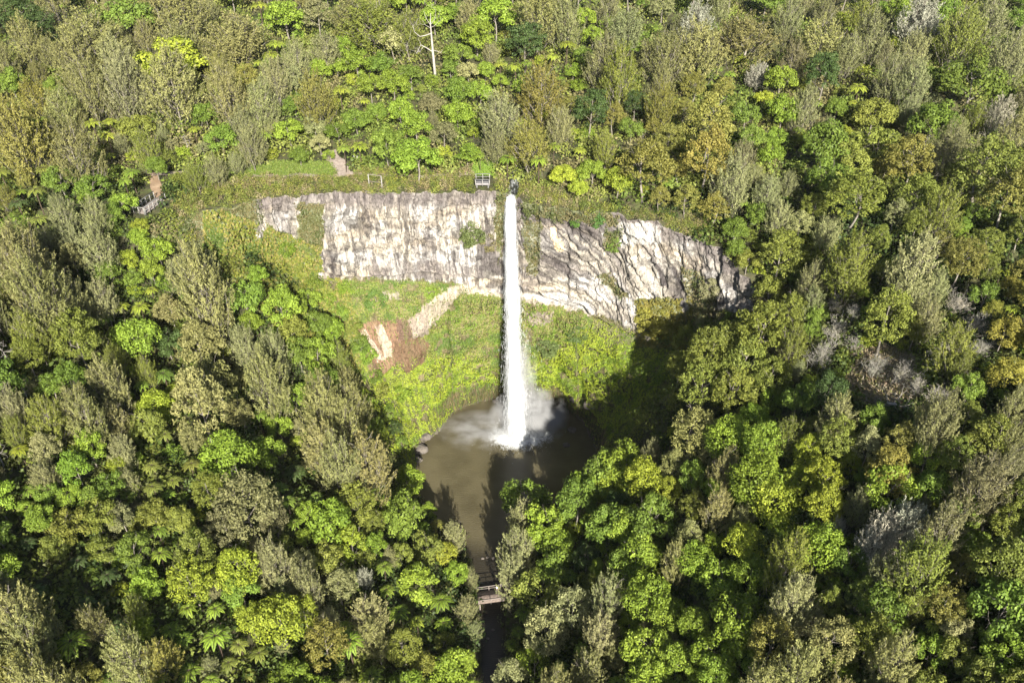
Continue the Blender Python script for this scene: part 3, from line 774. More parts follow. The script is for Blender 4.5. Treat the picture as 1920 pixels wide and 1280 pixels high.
# mown grass by the clifftop path
def grass_patch(name, poly, n, cols_, label, h=.35):
    us = rng.uniform(min(p[0] for p in poly), max(p[0] for p in poly), n * 3); vs = rng.uniform(min(p[1] for p in poly), max(p[1] for p in poly), n * 3)
    a_, b_ = jit(us, vs, 9, 14.); ok = inside(poly, a_, b_); us, vs = us[ok][:n], vs[ok][:n]
    pts = []
    for a, b in zip(us[::6], vs[::6]):
        p = hit(a, b)
        if p is not None and p.z > 20: pts.append(p)
    pts = np.array([tuple(p) for p in pts])
    pts = np.repeat(pts, 6, 0) + np.concatenate([rng.normal(0, .35, (len(pts) * 6, 2)), np.zeros((len(pts) * 6, 1))], 1)
    m2 = len(pts)
    pts[:, 2] += h * .3
    al = np.tile([0, 0, 1.], (m2, 1)) + rng.normal(0, .5, (m2, 3))
    Q = cards(pts, rng.normal(0, 1, (m2, 3)) + np.array([0, -1, .8]), rng.uniform(.08, .2, m2), rng.uniform(.5, 1.2, m2) * h * 1.4, al, rng)
    o = mesh_obj(name, Q.reshape(-1, 3), np.arange(m2 * 4).reshape(-1, 4), SCRUB, attrs={'vary': ('FACE', rng.random(m2))}, cols=('FACE', choose(cols_, rng.random(m2))))
    tag(o, label, kind='stuff')
grass_patch('grass', LAWN, 14000, pal((.075, .12, .02), (.10, .14, .026), (.115, .135, .036), (.09, .14, .02)), 'bright green grass strip beside the clifftop path')
grass_patch('grass', [(888, 300), (930, 305), (932, 330), (885, 326)], 3000, pal((.10, .17, .025), (.13, .20, .03)), 'small green grass knoll above the lookout deck')

grass_patch('dry_grass', [(1600, 650), (1690, 655), (1745, 695), (1720, 750), (1650, 770), (1590, 740)], 16000, pal((.22, .18, .10), (.25, .21, .12), (.16, .17, .05), (.19, .16, .10), (.26, .235, .17)), 'dry brown grass and bare twigs in the clearing at the right', h=.6)
# ------------------------------------------------------------------ tree kinds
def skeleton(rng, H, R, nl, rt, lean=.05, crown_base=.35, twigs=2):
    """tapered trunk with limbs: list of (pts, radii)"""
    out = []
    top = np.array([rng.normal(0, lean * H), rng.normal(0, lean * H), H])
    t = np.linspace(0, 1, 9)[:, None]
    bend = np.array([rng.normal(0, .05 * H), rng.normal(0, .05 * H), 0])
    tr = top * t + bend * np.sin(PI * t)
    tr[0] = [0, 0, -.8]
    out.append((tr, rt * (1 - .8 * t[:, 0])))
    tips = []
    for i in range(nl):
        a = i * 2.4 + rng.normal(0, .3); s = crown_base + (1 - crown_base) * (i + .5) / nl * .95
        base = np.array([np.interp(s, t[:, 0], tr[:, k]) for k in range(3)])
        ln = R * rng.uniform(.65, 1.0) * (1.05 - .45 * s)
        dirv = np.array([math.cos(a), math.sin(a), rng.uniform(.35, .95)])
        q = np.linspace(0, 1, 6)[:, None]
        pts = base + dirv * ln * q + np.array([0, 0, ln * .25]) * q ** 2 + rng.normal(0, .05 * ln, (6, 3)) * q
        r0_ = rt * .45 * (1.1 - .7 * s)
        out.append((pts, np.maximum(r0_ * (1 - .8 * q[:, 0]), .015)))
        tips.append(pts)
        for w in range(twigs):
            st = pts[rng.integers(2, 5)]
            d2 = dirv + rng.normal(0, .7, 3); d2[2] = abs(d2[2]) + .2
            q2 = np.linspace(0, 1, 4)[:, None]
            p2 = st + nrm(d2) * ln * rng.uniform(.3, .6) * q2 + rng.normal(0, .04 * ln, (4, 3)) * q2
            out.append((p2, np.maximum(r0_ * .45 * (1 - .8 * q2[:, 0]), .012)))
    return out

def trunk_mesh(sk, sides=5):
    return join([tube(p, r, sides) for p, r in sk])

def lobes_crown(rng, R, zc, vs, nl, lr, leaf, dens, minz=-.25, shape='dome', jitter=.4):
    C = []
    tries = 0
    while len(C) < nl and tries < 5000:
        tries += 1
        d = nrm(rng.normal(size=3)[None])[0]
        if d[2] < minz: continue
        rad = rng.uniform(.5, .88) if len(C) % 3 else rng.uniform(.75, .95)
        k = 1.0
        if shape == 'cone': k = max(.25, 1 - .75 * max(d[2] * rad, 0))
        c = np.array([d[0] * rad * R * k, d[1] * rad * R * k, d[2] * rad * R * vs])
        if all(np.linalg.norm(c - e[0]) > .55 * lr * R for e in C):
            C.append((c, lr * R * rng.uniform(.7, 1.3)))
    P_, N_, VV = [], [], []
    for c, r in C:
        n = max(6, int(dens * r * r))
        d = nrm(rng.normal(size=(n, 3))); d = d[(d[:, 2] > -.45)]
        sq = np.array([1, 1, .75])
        wob = 1 + .22 * np.sin(d[:, :1] * 7 + c[0]) * np.sin(d[:, 1:2] * 6 + c[1])
        P_.append(c + d * sq * r * wob * rng.uniform(.78, 1.04, (len(d), 1)))
        N_.append(d + rng.normal(0, jitter, d.shape) + np.array([0, 0, .25]))
        VV.append(np.clip(rng.random(len(d)) * .55 + rng.random() * .45, 0, 1))
    P_ = np.concatenate(P_); N_ = np.concatenate(N_); VV = np.concatenate(VV)
    s = rng.uniform(.7, 1.3, len(P_)) * leaf
    Q = cards(P_ + [0, 0, zc], N_, s * .75, s * 1.25, rng=rng)
    return Q, VV

def plume_crown(rng, R, zc, vs, npl, per, plen, leaf, spread=.55, minz=-.35):
    d = nrm(rng.normal(size=(npl * 3, 3))); d = d[d[:, 2] > minz][:npl]; m = len(d)
    rad = rng.uniform(.35, .92, (m, 1)) ** .7
    lump = 1 + .35 * (fbm(d[:, 0] * 2 + 9, d[:, 1] * 2, d[:, 2] * 2, oct=2, seed=int(rng.integers(999)))[:, None] - .5) * 2
    tip = d * rad * lump * R * np.array([1, 1, vs])
    tip[:, :2] *= np.clip(1.1 - .35 * (tip[:, 2:] / (R * vs)), .5, 1.3)
    ax = nrm(d * np.array([spread, spread, .25]) + np.array([0, 0, 1.0]) + rng.normal(0, .12, (m, 3)))
    ln = plen * rng.uniform(.6, 1.3, (m, 1))
    t = rng.random((m, per, 1)) ** .8
    base = tip - ax * ln
    wd = .16 * ln[:, None] * (1.15 - t) + .03
    P_ = base[:, None] + ax[:, None] * ln[:, None] * t + rng.normal(0, 1, (m, per, 3)) * wd * .7
    al = ax[:, None] + rng.normal(0, .4, (m, per, 3))
    N_ = rng.normal(0, .8, (m, per, 3)) + d[:, None] * .7 + np.array([0, 0, .3])
    s = rng.uniform(.6, 1.3, m * per) * leaf
    Q = cards(P_.reshape(-1, 3) + [0, 0, zc], N_.reshape(-1, 3), s * .42, s * 1.5, al.reshape(-1, 3), rng)
    VV = np.clip(rng.random((m, per)) * .5 + rng.random((m, 1)) * .5, 0, 1).ravel()
    tw = []
    for i in rng.choice(m, m // 2, replace=False):
        tw.append(tube([base[i] - ax[i] * ln[i] * .6 + [0, 0, zc], base[i] + [0, 0, zc], tip[i] + [0, 0, zc] - ax[i] * ln[i] * .15], [.035, .025, .012], 3))
    return Q, VV, tw

def crown_obj(name, Q, VV, mat=LEAF, parent=None):
    return mesh_obj(name, Q.reshape(-1, 3), np.arange(len(Q) * 4).reshape(-1, 4), mat, parent=parent, attrs={'vary': ('FACE', VV)})

def fern_fronds(rng, R, zc, nf):
    P_, N_, A_, Wd, Ln, VV = [], [], [], [], [], []
    rachis = []
    for ring, (cnt, up, ln) in enumerate(((nf, .30, 1.0), (max(4, nf // 3), .85, .72))):
        for i in range(cnt):
            a = 2 * PI * (i + rng.uniform(-.25, .25)) / cnt + ring
            L_ = R * ln * rng.uniform(.88, 1.12); u0 = up * rng.uniform(.8, 1.25)
            t = np.linspace(0, 1, 22)
            hx = L_ * t * (1 - .1 * t)
            hz = L_ * (u0 * t - (.42 + u0 * .55) * t ** 2.1)
            dirh = np.array([math.cos(a), math.sin(a), 0]); side = np.array([-dirh[1], dirh[0], 0])
            p = dirh * hx[:, None] + np.array([0, 0, 1]) * hz[:, None]
            rachis.append(tube(p[::3] + [0, 0, zc], np.linspace(.04, .012, len(p[::3])), 3))
            tang = nrm(np.gradient(p, axis=0))
            nup = np.cross(tang, side); nup = nup * np.sign(nup[:, 2:3] + 1e-6)
            pl = L_ * .235 * np.sin(PI * np.clip(t * .86 + .13, 0, 1)) ** .7 * (1 - .25 * t)
            vv = rng.random() * .5
            for s in (-1, 1):
                al = side * s + tang * .38 + np.array([0, 0, -.22])
                c = p + nrm(al) * pl[:, None] * .5
                k = slice(2, 22)
                P_.append(c[k]); A_.append(al[k]); N_.append((nup + side * s * .1 + rng.normal(0, .1, nup.shape))[k])
                Ln.append(pl[k]); Wd.append(np.full(20, L_ / 22 * 1.35)); VV.append(np.full(20, vv) + rng.random(20) * .4)
    P_, A_, N_ = map(np.concatenate, (P_, A_, N_)); Ln, Wd, VV = map(np.concatenate, (Ln, Wd, VV))
    Q = cards(P_ + [0, 0, zc], N_, Wd, Ln, A_, rng)
    return Q, VV, rachis

def dead_skel(rng, H, R, rt, nl=10, levels=3, up=.5, fine=.5):
    out = []
    t = np.linspace(0, 1, 9)[:, None]
    top = np.array([rng.normal(0, .05 * H), rng.normal(0, .05 * H), H])
    tr = top * t + rng.normal(0, .03 * H, 3) * np.sin(PI * t); tr[0] = [0, 0, -.8]
    out.append((tr, rt * (1 - .82 * t[:, 0])))
    def br(st, d, ln, r, lev):
        k = 6; pts = [st]; dd = d
        for i in range(k - 1):
            dd = nrm((dd + rng.normal(0, .25, 3) + np.array([0, 0, .06]))[None])[0]
            pts.append(pts[-1] + dd * ln / (k - 1))
        pts = np.array(pts)
        out.append((pts, np.maximum(np.linspace(r, r * .25, k), .012)))
        if lev > 0:
            for w in range(int(2 + 3 * fine)):
                s = pts[rng.integers(1, k)]
                d3 = nrm((dd + rng.normal(0, .75, 3) + np.array([0, 0, .15]))[None])[0]
                br(s, d3, ln * rng.uniform(.4, .65), r * .5, lev - 1)
    for i in range(nl):
        s = .4 + .58 * (i + .5) / nl
        base = np.array([np.interp(s, t[:, 0], tr[:, k]) for k in range(3)])
        a = i * 2.4 + rng.normal(0, .4)
        d = nrm(np.array([[math.cos(a), math.sin(a), up * rng.uniform(.4, 1.4)]]))[0]
        br(base, d, R * rng.uniform(.6, 1.) * (1.15 - .5 * s), rt * .42 * (1.1 - .6 * s), levels)
    return out

PROTO = {}
def proto(kind, nm, Rn, hc, trunk_bits, crown_bits, zsc=(.85, 1.2)):
    """crown_bits / trunk_bits: list of (part name, mesh)"""
    PROTO.setdefault(kind, []).append(dict(name=nm, R=Rn, hc=hc, parts=trunk_bits + crown_bits, z=zsc))

def mesh_of(o):
    m = o.data; bpy.data.objects.remove(o); return m

for i in range(8):      # broadleaf, clumpy rounded lobes
    r_ = np.random.default_rng(100 + i)
    zc = 5.2; sk = skeleton(r_, 6.6, 3.4, 7, .2)
    V, F = trunk_mesh(sk)
    Q, VV = lobes_crown(r_, 4.0, zc, r_.uniform(.65, .95), int(r_.integers(34, 48)), .25, .32, 135, minz=-.45)
    proto('B', 'broadleaf_tree', 4.0, zc + .6, [('trunk', mesh_of(mesh_obj('trunk', V, F, BARK)))], [('crown', mesh_of(crown_obj('crown', Q, VV)))])
for i in range(8):      # feathery fine-leaved
    r_ = np.random.default_rng(200 + i)
    zc = 5.6; sk = skeleton(r_, 8.4, 2.7, 8, .13, crown_base=.3, twigs=3)
    Q, VV, tw = plume_crown(r_, 3.2, zc, r_.uniform(1.25, 1.6), 230, 34, r_.uniform(1.6, 2.3), .22, minz=-.7)
    V, F = trunk_mesh(sk, 5); V2, F2 = join(tw)
    V, F = join([(V, F), (V2, np.asarray(F2))])
    proto('F', 'feathery_tree', 3.1, zc + .5, [('trunk', mesh_of(mesh_obj('trunk', V, F, BARK)))], [('crown', mesh_of(crown_obj('crown', Q, VV)))])
for i in range(7):      # olive, small tufts
    r_ = np.random.default_rng(300 + i)
    zc = 5.8; sk = skeleton(r_, 8.0, 3.2, 8, .2)
    V, F = trunk_mesh(sk)
    Q, VV = lobes_crown(r_, 4.0, zc, r_.uniform(.9, 1.2), 150, .13, .23, 195, minz=-.5, shape='cone' if i % 2 else 'dome', jitter=.6)
    proto('O', 'olive_conifer', 4.0, zc + .5, [('trunk', mesh_of(mesh_obj('trunk', V, F, BARK)))], [('crown', mesh_of(crown_obj('crown', Q, VV)))])
for i in range(5):      # tree smothered in creeper: even leafy mound
    r_ = np.random.default_rng(400 + i)
    zc = 5.4; sk = skeleton(r_, 6.4, 3.0, 5, .2)
    V, F = trunk_mesh(sk)
    Q, VV = lobes_crown(r_, 4.2, zc, r_.uniform(.6, .9), 80, .2, .27, 105, minz=-.5, jitter=.35)
    proto('V', 'creeper_covered_tree', 4.2, zc + .3, [('trunk', mesh_of(mesh_obj('trunk', V, F, BARK)))], [('crown', mesh_of(crown_obj('crown', Q, VV)))])
for i in range(4):      # shrub
    r_ = np.random.default_rng(450 + i)
    zc = 2.2; sk = skeleton(r_, 2.8, 2.2, 6, .1, crown_base=.1)
    V, F = trunk_mesh(sk, 4)
    Q, VV = lobes_crown(r_, 2.6, zc, .8, 34, .26, .27, 130, minz=-.6, jitter=.5)
    proto('U', 'shrub', 2.6, zc + .2, [('stem', mesh_of(mesh_obj('stem', V, F, BARK)))], [('crown', mesh_of(crown_obj('crown', Q, VV)))])
for i in range(3):      # dense dark dome
    r_ = np.random.default_rng(500 + i)
    zc = 5.4; sk = skeleton(r_, 7.0, 3.0, 6, .22)
    V, F = trunk_mesh(sk)
    Q, VV = lobes_crown(r_, 3.6, zc, 1.05, 90, .17, .22, 200, minz=-.5, jitter=.5)
    proto('K', 'dense_dark_tree', 3.6, zc + .4, [('trunk', mesh_of(mesh_obj('trunk', V, F, BARK)))], [('crown', mesh_of(crown_obj('crown', Q, VV)))])
for i in range(6):      # tree fern
    r_ = np.random.default_rng(600 + i)
    zc = 6.6
    Q, VV, ra = fern_fronds(r_, 2.9, zc, int(r_.integers(11, 16)))
    t = np.linspace(0, 1, 6)[:, None]
    V, F = tube(np.array([[0, 0, zc]]) * t + [[0, 0, -.6 + .0]] * 1 * (1 - t) + .15 * np.sin(PI * t), np.linspace(.17, .12, 6), 7)
    V, F = join([(V, F)] + ra)
    proto('T', 'tree_fern', 2.75, zc + .1, [('trunk', mesh_of(mesh_obj('trunk', V, F, FERNBARK)))], [('fronds', mesh_of(crown_obj('fronds', Q, VV, FROND)))], (.8, 1.3))
for i in range(5):      # bare dead tree
    r_ = np.random.default_rng(700 + i)
    sk = dead_skel(r_, 10, 3.2, .2, nl=9, levels=2)
    V, F = trunk_mesh(sk[:1], 6); V2, F2 = trunk_mesh(sk[1:], 4)
    proto('D', 'dead_tree', 3.0, 7.0, [('trunk', mesh_of(mesh_obj('trunk', V, F, PALEBARK)))], [('branches', mesh_of(mesh_obj('branches', V2, F2, PALEBARK)))])
for i in range(3):      # silvery thicket of dead twigs
    r_ = np.random.default_rng(800 + i)
    sk = dead_skel(r_, 4.6, 3.4, .12, nl=16, levels=2, up=.9, fine=.9)
    V, F = trunk_mesh(sk[:1], 5); V2, F2 = trunk_mesh(sk[1:], 3)
    Q, VV, tw = plume_crown(r_, 3.2, 3.4, .8, 110, 10, 1.7, .16, spread=1.1)
    V3, F3 = join(tw); V2, F2 = join([(V2, F2), (V3, F3)])
    proto('S', 'silver_dead_tree', 3.2, 3.6, [('trunk', mesh_of(mesh_obj('trunk', V, F, TWIG)))], [('branches', mesh_of(mesh_obj('branches', V2, F2, TWIG))), ('crown', mesh_of(crown_obj('crown', Q, VV)))])

COLOURS = {'tan': (.150, .152, .054), 'grey': (.148, .155, .066), 'gold': (.142, .140, .032), 'olive': (.116, .138, .026),
           'green': (.090, .138, .021), 'bright': (.124, .184, .022), 'yellow': (.172, .212, .024), 'dark': (.040, .066, .018),
           'pale': (.172, .182, .076), 'silver': (.23, .225, .165), 'brown': (.126, .124, .054), 'orange': (.175, .168, .030)}
CWORD = {'tan': 'tan', 'grey': 'greyish', 'gold': 'golden', 'olive': 'olive', 'green': 'green', 'bright': 'bright green', 'yellow': 'lime',
         'dark': 'dark green', 'pale': 'pale', 'silver': 'silvery', 'brown': 'brown', 'orange': 'orange'}
KWORD = {'B': 'clumpy broadleaf tree', 'F': 'feathery tree', 'O': 'tufted conifer', 'V': 'creeper-covered tree', 'K': 'dense domed tree', 'T': 'tree fern', 'U': 'shrub',
         'D': 'bare dead tree', 'S': 'twiggy dead tree'}
KCAT = {'U': 'shrub', 'B': 'tree', 'F': 'tree', 'O': 'tree', 'V': 'tree', 'K': 'tree', 'T': 'tree fern', 'D': 'dead tree', 'S': 'dead tree'}
KGROUP = {'U': 'shrubs between the trees', 'B': 'broadleaf trees of the forest', 'F': 'feathery trees of the forest', 'O': 'olive conifers of the forest', 'V': 'trees covered in creeper',
          'K': 'dense dark trees', 'T': 'tree ferns', 'D': 'bare dead trees', 'S': 'silvery dead trees'}

# ------------------------------------------------------------------ the trees of the photograph: across, down, half width, kind, colour
A = '''1640,690,24,S,silver;1692,702,22,S,silver;1722,724,20,S,silver;1600,640,20,S,silver;952,1180,15,T,bright;892,1165,13,T,bright;912,1222,14,U,green;898,1258,15,U,bright;930,1240,16,T,green;540,470,15,U,bright;565,500,16,U,olive;588,530,17,U,green;612,556,17,U,bright;634,586,18,U,green;655,612,17,U,olive;672,640,17,U,green;690,668,15,U,bright;703,702,15,U,green;713,733,16,U,olive;724,768,15,U,green;738,802,15,U,dark;752,832,13,U,green;645,540,15,U,bright;909,1245,22,B,bright;930,1268,18,B,green;590,600,24,B,green;622,618,22,B,bright;560,655,26,B,green;600,668,26,B,bright;632,668,20,F,olive;648,705,22,F,tan;612,715,26,B,green;655,752,34,F,tan;694,752,13,T,bright;640,800,36,F,tan;700,800,18,B,green;690,830,20,B,dark;545,610,24,B,olive;640,575,15,T,bright;580,560,18,B,bright;665,610,14,B,olive;676,650,14,B,green;161,50,55,F,tan;37,30,35,K,dark;74,40,30,K,dark;44,70,30,F,tan;235,22,40,B,green;346,30,50,F,tan;443,62,58,F,tan;336,75,38,F,tan;322,112,52,B,yellow;423,98,25,B,green;450,28,25,B,bright;534,20,35,B,bright;144,112,40,F,tan;218,118,33,F,grey;236,168,35,F,grey;322,166,52,F,tan;430,188,35,F,tan;410,125,22,F,gold;110,200,28,F,tan;64,172,30,F,gold;20,155,25,B,green;487,190,30,F,grey;514,150,25,F,grey;591,180,33,F,gold;557,112,25,F,grey;605,80,30,F,grey;37,265,48,F,gold;15,235,36,F,gold;141,288,42,F,tan;165,165,33,F,tan;346,262,12,D,pale;302,232,10,D,pale;403,312,20,F,grey;470,270,24,F,grey;202,218,17,T,yellow;363,238,14,T,yellow;484,124,12,T,yellow;205,296,14,T,yellow;235,346,16,T,bright;37,383,20,T,dark;70,368,20,T,olive;497,258,15,T,bright;598,265,17,B,pale;312,292,17,B,olive;114,336,27,B,green;20,413,25,B,green;118,403,26,F,pale;175,406,24,F,grey;228,378,22,B,bright;263,424,17,V,yellow;208,403,18,B,green;386,215,22,B,green;551,188,20,B,green;540,235,24,B,bright;560,284,17,B,green;
697,34,58,F,olive;655,20,38,F,tan;856,16,24,B,bright;882,22,24,F,grey;929,24,33,B,bright;1010,34,44,F,tan;1062,37,30,F,grey;1097,34,18,B,bright;1110,67,18,B,bright;986,74,33,K,dark;895,67,28,B,bright;858,94,24,B,green;737,74,24,B,pale;670,118,24,B,bright;710,110,24,B,green;694,161,21,B,bright;737,158,24,B,bright;660,60,14,B,bright;764,52,28,F,olive;855,168,24,B,green;878,134,17,B,pale;909,134,15,B,bright;966,131,18,T,yellow;939,114,15,T,yellow;956,245,12,T,bright;684,191,14,T,yellow;1036,110,14,T,yellow;919,87,18,F,grey;1016,168,40,F,gold;1177,40,34,F,grey;1137,114,33,F,grey;1087,154,16,B,bright;1130,158,14,F,gold;1107,208,31,K,dark;1050,228,24,F,grey;939,208,36,F,grey;929,262,24,F,grey;993,255,36,F,gold;780,285,38,B,bright;875,280,22,B,bright;724,268,28,B,green;781,235,28,B,bright;858,208,24,B,bright;667,218,22,B,green;751,208,22,B,bright;808,188,22,B,brown;1245,100,42,F,tan;1238,195,28,F,gold;1164,145,33,F,olive;1215,300,52,O,gold;1255,262,28,O,gold;1110,318,24,B,bright;1087,282,15,T,yellow;1040,275,15,T,bright;1056,320,22,B,yellow;1085,352,16,B,yellow;1112,312,8,D,pale;1093,100,18,B,green;
1310,30,28,F,silver;1307,94,48,F,tan;1397,57,56,F,tan;1542,67,48,F,tan;1481,34,24,F,grey;1616,20,28,F,olive;1488,110,24,F,brown;1545,145,31,K,dark;1592,97,27,F,grey;1636,70,30,F,grey;1680,20,20,B,bright;1727,30,36,F,silver;1767,70,20,K,dark;1804,67,38,F,olive;1784,20,28,B,green;1858,30,34,F,grey;1908,27,24,B,green;1891,107,34,F,grey;1424,128,20,F,silver;1465,150,26,B,bright;1470,205,28,B,bright;1431,185,14,B,yellow;1411,255,22,B,green;1448,292,21,B,bright;1508,202,26,F,grey;1569,202,18,B,green;1643,202,33,B,olive;1650,262,42,B,olive;1612,158,20,T,yellow;1371,134,14,T,bright;1602,188,12,T,yellow;1777,97,14,T,yellow;1680,141,28,F,pale;1713,158,28,F,pale;1757,145,26,B,green;1824,151,50,B,green;1750,235,36,B,green;1784,198,14,B,brown;1878,208,29,F,silver;1834,222,20,F,olive;1330,228,45,O,gold;1325,290,46,O,gold;1371,336,36,F,grey;1549,275,38,B,green;1560,325,36,B,green;1609,356,50,O,olive;1595,302,30,B,olive;1478,339,18,F,grey;1707,302,42,O,gold;1727,353,42,O,olive;1777,279,33,F,brown;1824,269,24,F,grey;1858,319,54,O,olive;1895,370,46,O,gold;1901,255,28,F,tan;1465,396,26,F,pale;1767,396,33,F,olive;1831,396,18,B,green;1440,355,24,F,grey;
44,502,48,F,tan;84,559,48,F,tan;134,553,33,F,tan;34,452,38,F,tan;188,469,31,F,grey;128,445,20,F,pale;188,553,28,F,grey;262,445,16,B,bright;383,496,24,F,grey;386,553,46,F,tan;370,627,43,O,tan;453,640,28,F,grey;396,710,43,O,tan;376,768,48,O,tan;497,714,40,F,tan;605,761,40,F,tan;600,822,36,F,tan;245,516,18,B,green;285,509,20,B,bright;524,569,30,B,bright;556,577,18,B,bright;285,549,14,T,yellow;309,704,23,T,green;487,784,19,T,bright;578,707,14,T,bright;312,821,17,T,olive;34,838,20,T,yellow;212,616,13,T,yellow;511,613,14,T,bright;175,499,12,T,yellow;255,633,38,V,bright;316,643,24,B,dark;50,626,29,F,olive;50,667,27,O,olive;144,643,38,O,olive;128,707,24,B,green;202,710,33,F,tan;134,761,33,F,tan;161,788,33,F,tan;208,778,26,F,tan;114,812,14,F,grey;50,745,14,D,pale;20,761,24,F,grey;282,754,31,V,yellow;268,690,20,F,olive;275,801,28,B,olive;524,798,20,B,bright;423,842,46,V,bright;165,838,24,B,bright;
1381,465,18,B,green;1468,469,40,O,olive;1404,482,20,B,olive;1602,482,40,F,olive;1525,520,24,F,grey;1525,560,24,F,grey;1579,512,33,O,olive;1717,492,40,F,pale;1703,536,33,F,pale;1804,492,33,O,gold;1851,459,33,O,olive;1885,499,18,T,yellow;1532,586,18,B,green;1623,543,12,B,bright;1602,583,17,S,silver;1565,623,26,S,silver;1542,667,28,S,silver;1747,583,28,F,grey;1666,603,38,O,olive;1800,566,28,S,silver;1831,605,28,S,silver;1841,650,22,S,silver;1797,632,34,F,olive;1757,662,26,D,pale;1885,627,28,V,orange;1895,694,33,V,orange;1861,586,16,V,orange;
1424,620,43,O,olive;1361,633,36,O,olive;1330,677,40,O,olive;1398,680,43,O,olive;1455,694,33,O,olive;1314,727,38,O,olive;1381,727,40,O,olive;1307,794,43,O,tan;1414,778,28,V,bright;1374,811,42,V,bright;1431,838,33,V,bright;1498,744,26,B,green;1481,801,28,F,olive;1555,737,28,K,dark;1643,788,24,B,green;1576,774,33,F,pale;1572,821,33,O,olive;1697,821,33,O,gold;1767,794,38,F,brown;1868,804,42,O,olive;1817,727,24,B,green;1900,828,24,F,tan;1858,724,12,D,pale;
77,884,24,F,grey;124,927,19,B,bright;161,927,23,B,green;67,968,23,B,bright;47,944,15,B,bright;97,1025,22,B,olive;188,1018,24,B,olive;181,968,26,B,olive;242,894,15,F,grey;215,867,17,V,yellow;282,954,27,B,olive;336,968,24,B,olive;356,870,19,T,olive;316,927,15,T,bright;463,934,56,O,brown;420,984,33,O,brown;510,971,27,O,brown;551,877,24,T,dark;594,934,16,T,green;571,957,17,B,bright;605,1038,28,B,olive;640,877,38,F,tan;248,1021,28,B,green;279,1098,24,B,bright;302,1045,23,T,bright;356,1085,38,O,yellow;363,1045,33,O,olive;437,1051,42,O,yellow;504,1058,34,F,grey;524,1098,24,F,grey;447,1105,28,B,green;524,1172,44,V,yellow;470,1162,24,V,yellow;571,1152,28,V,yellow;34,1146,46,F,tan;40,1190,42,F,tan;20,1253,42,O,gold;134,1206,35,T,bright;188,1213,20,T,olive;314,1174,25,T,bright;403,1199,30,T,bright;353,1256,26,T,bright;205,1273,24,T,green;484,1223,22,T,olive;534,1243,18,T,bright;467,1262,14,T,olive;235,1226,38,F,tan;292,1219,33,F,gold;248,1135,20,F,olive;611,1206,38,O,gold;527,1206,14,F,grey;554,1265,24,B,bright;70,1108,20,T,dark;160,1125,20,T,dark;571,1005,14,B,bright;
680,877,43,F,tan;660,934,38,O,olive;764,899,26,B,bright;714,930,21,B,bright;768,946,20,T,bright;751,863,17,T,dark;805,960,14,B,bright;757,971,33,B,green;821,981,17,T,olive;848,1000,20,F,pale;660,1018,26,B,yellow;801,1025,26,B,olive;838,1038,19,V,yellow;757,1045,20,B,olive;784,1085,33,B,bright;855,1072,19,B,bright;682,1080,15,F,silver;694,1140,34,F,pale;690,1180,30,F,tan;747,1142,23,T,bright;825,1122,25,T,bright;657,1213,30,T,bright;694,1263,28,T,bright;949,1232,22,T,bright;1050,1253,20,T,bright;781,1169,17,T,yellow;959,1206,15,T,bright;872,1135,20,F,grey;890,1176,14,F,grey;882,1085,14,F,grey;897,1208,9,B,yellow;
986,924,38,B,green;978,985,26,F,pale;972,1030,33,F,pale;964,1075,32,F,pale;1026,984,33,B,bright;1043,1025,33,B,bright;1010,1098,38,B,olive;1036,1058,31,B,green;1110,905,33,B,bright;1140,885,38,B,green;1211,900,33,V,yellow;1171,870,38,B,bright;1080,944,33,B,green;1144,915,24,V,yellow;1164,941,24,K,dark;1144,984,33,B,green;1184,978,33,B,bright;1228,968,38,B,green;1100,1038,24,B,dark;1194,1038,38,B,bright;1177,1065,33,B,green;1218,1119,42,V,bright;1255,1152,33,V,bright;1140,1125,33,F,grey;1127,1186,33,F,grey;1023,1186,38,O,pale;1104,1260,33,F,tan;1204,1220,36,B,bright;1218,1263,33,B,bright;841,1253,33,B,bright;875,1236,18,B,bright;757,1203,33,O,olive;835,1206,17,B,olive;1271,1051,24,F,tan;
1431,884,47,V,bright;1455,937,42,V,yellow;1401,927,28,V,bright;1461,984,28,V,bright;1549,894,38,O,yellow;1549,944,34,O,yellow;1364,877,28,F,tan;1347,957,26,F,tan;1394,961,24,F,tan;1300,940,24,O,olive;1303,884,24,B,green;1609,947,24,F,grey;1683,910,42,B,bright;1676,870,42,O,gold;1757,910,28,B,green;1851,890,46,F,brown;1901,867,28,F,brown;1650,1001,33,F,silver;1700,978,33,F,silver;1660,1068,30,F,grey;1733,1051,50,F,olive;1767,994,38,F,grey;1824,1018,27,B,green;1858,958,20,D,pale;1885,984,28,O,olive;1885,1058,50,O,olive;1398,1018,33,V,yellow;1414,1068,33,V,bright;1300,1051,33,V,bright;1481,1051,38,F,olive;1545,1025,38,V,bright;1599,1051,28,B,green;1448,1011,24,K,dark;1555,1068,17,T,olive;1488,1119,38,F,pale;1555,1129,24,O,olive;1391,1152,45,B,bright;1337,1220,33,B,bright;1347,1253,33,B,bright;1660,1142,38,B,green;1696,1162,21,T,yellow;1747,1176,17,T,yellow;1777,1129,33,O,gold;1797,1179,23,B,grey;1878,1142,46,B,green;1488,1172,26,F,pale;1448,1203,38,O,gold;1565,1203,40,O,tan;1498,1263,42,F,tan;1633,1196,38,O,olive;1683,1230,40,F,tan;1582,1236,27,V,bright;1750,1220,27,B,bright;1801,1226,27,B,olive;1885,1243,33,B,bright'''
TREES = []
for e in A.replace('\n', '').split(';'):
    if e.strip():
        a = e.split(','); TREES.append((float(a[0]), float(a[1]), float(a[2]), a[3], a[4], True))

def tallness(u, v, kind):
    return 1.0 if kind in 'TDSU' else float(np.interp(v, [380, 620, 1000], [1.0, 1.3, 1.4]))

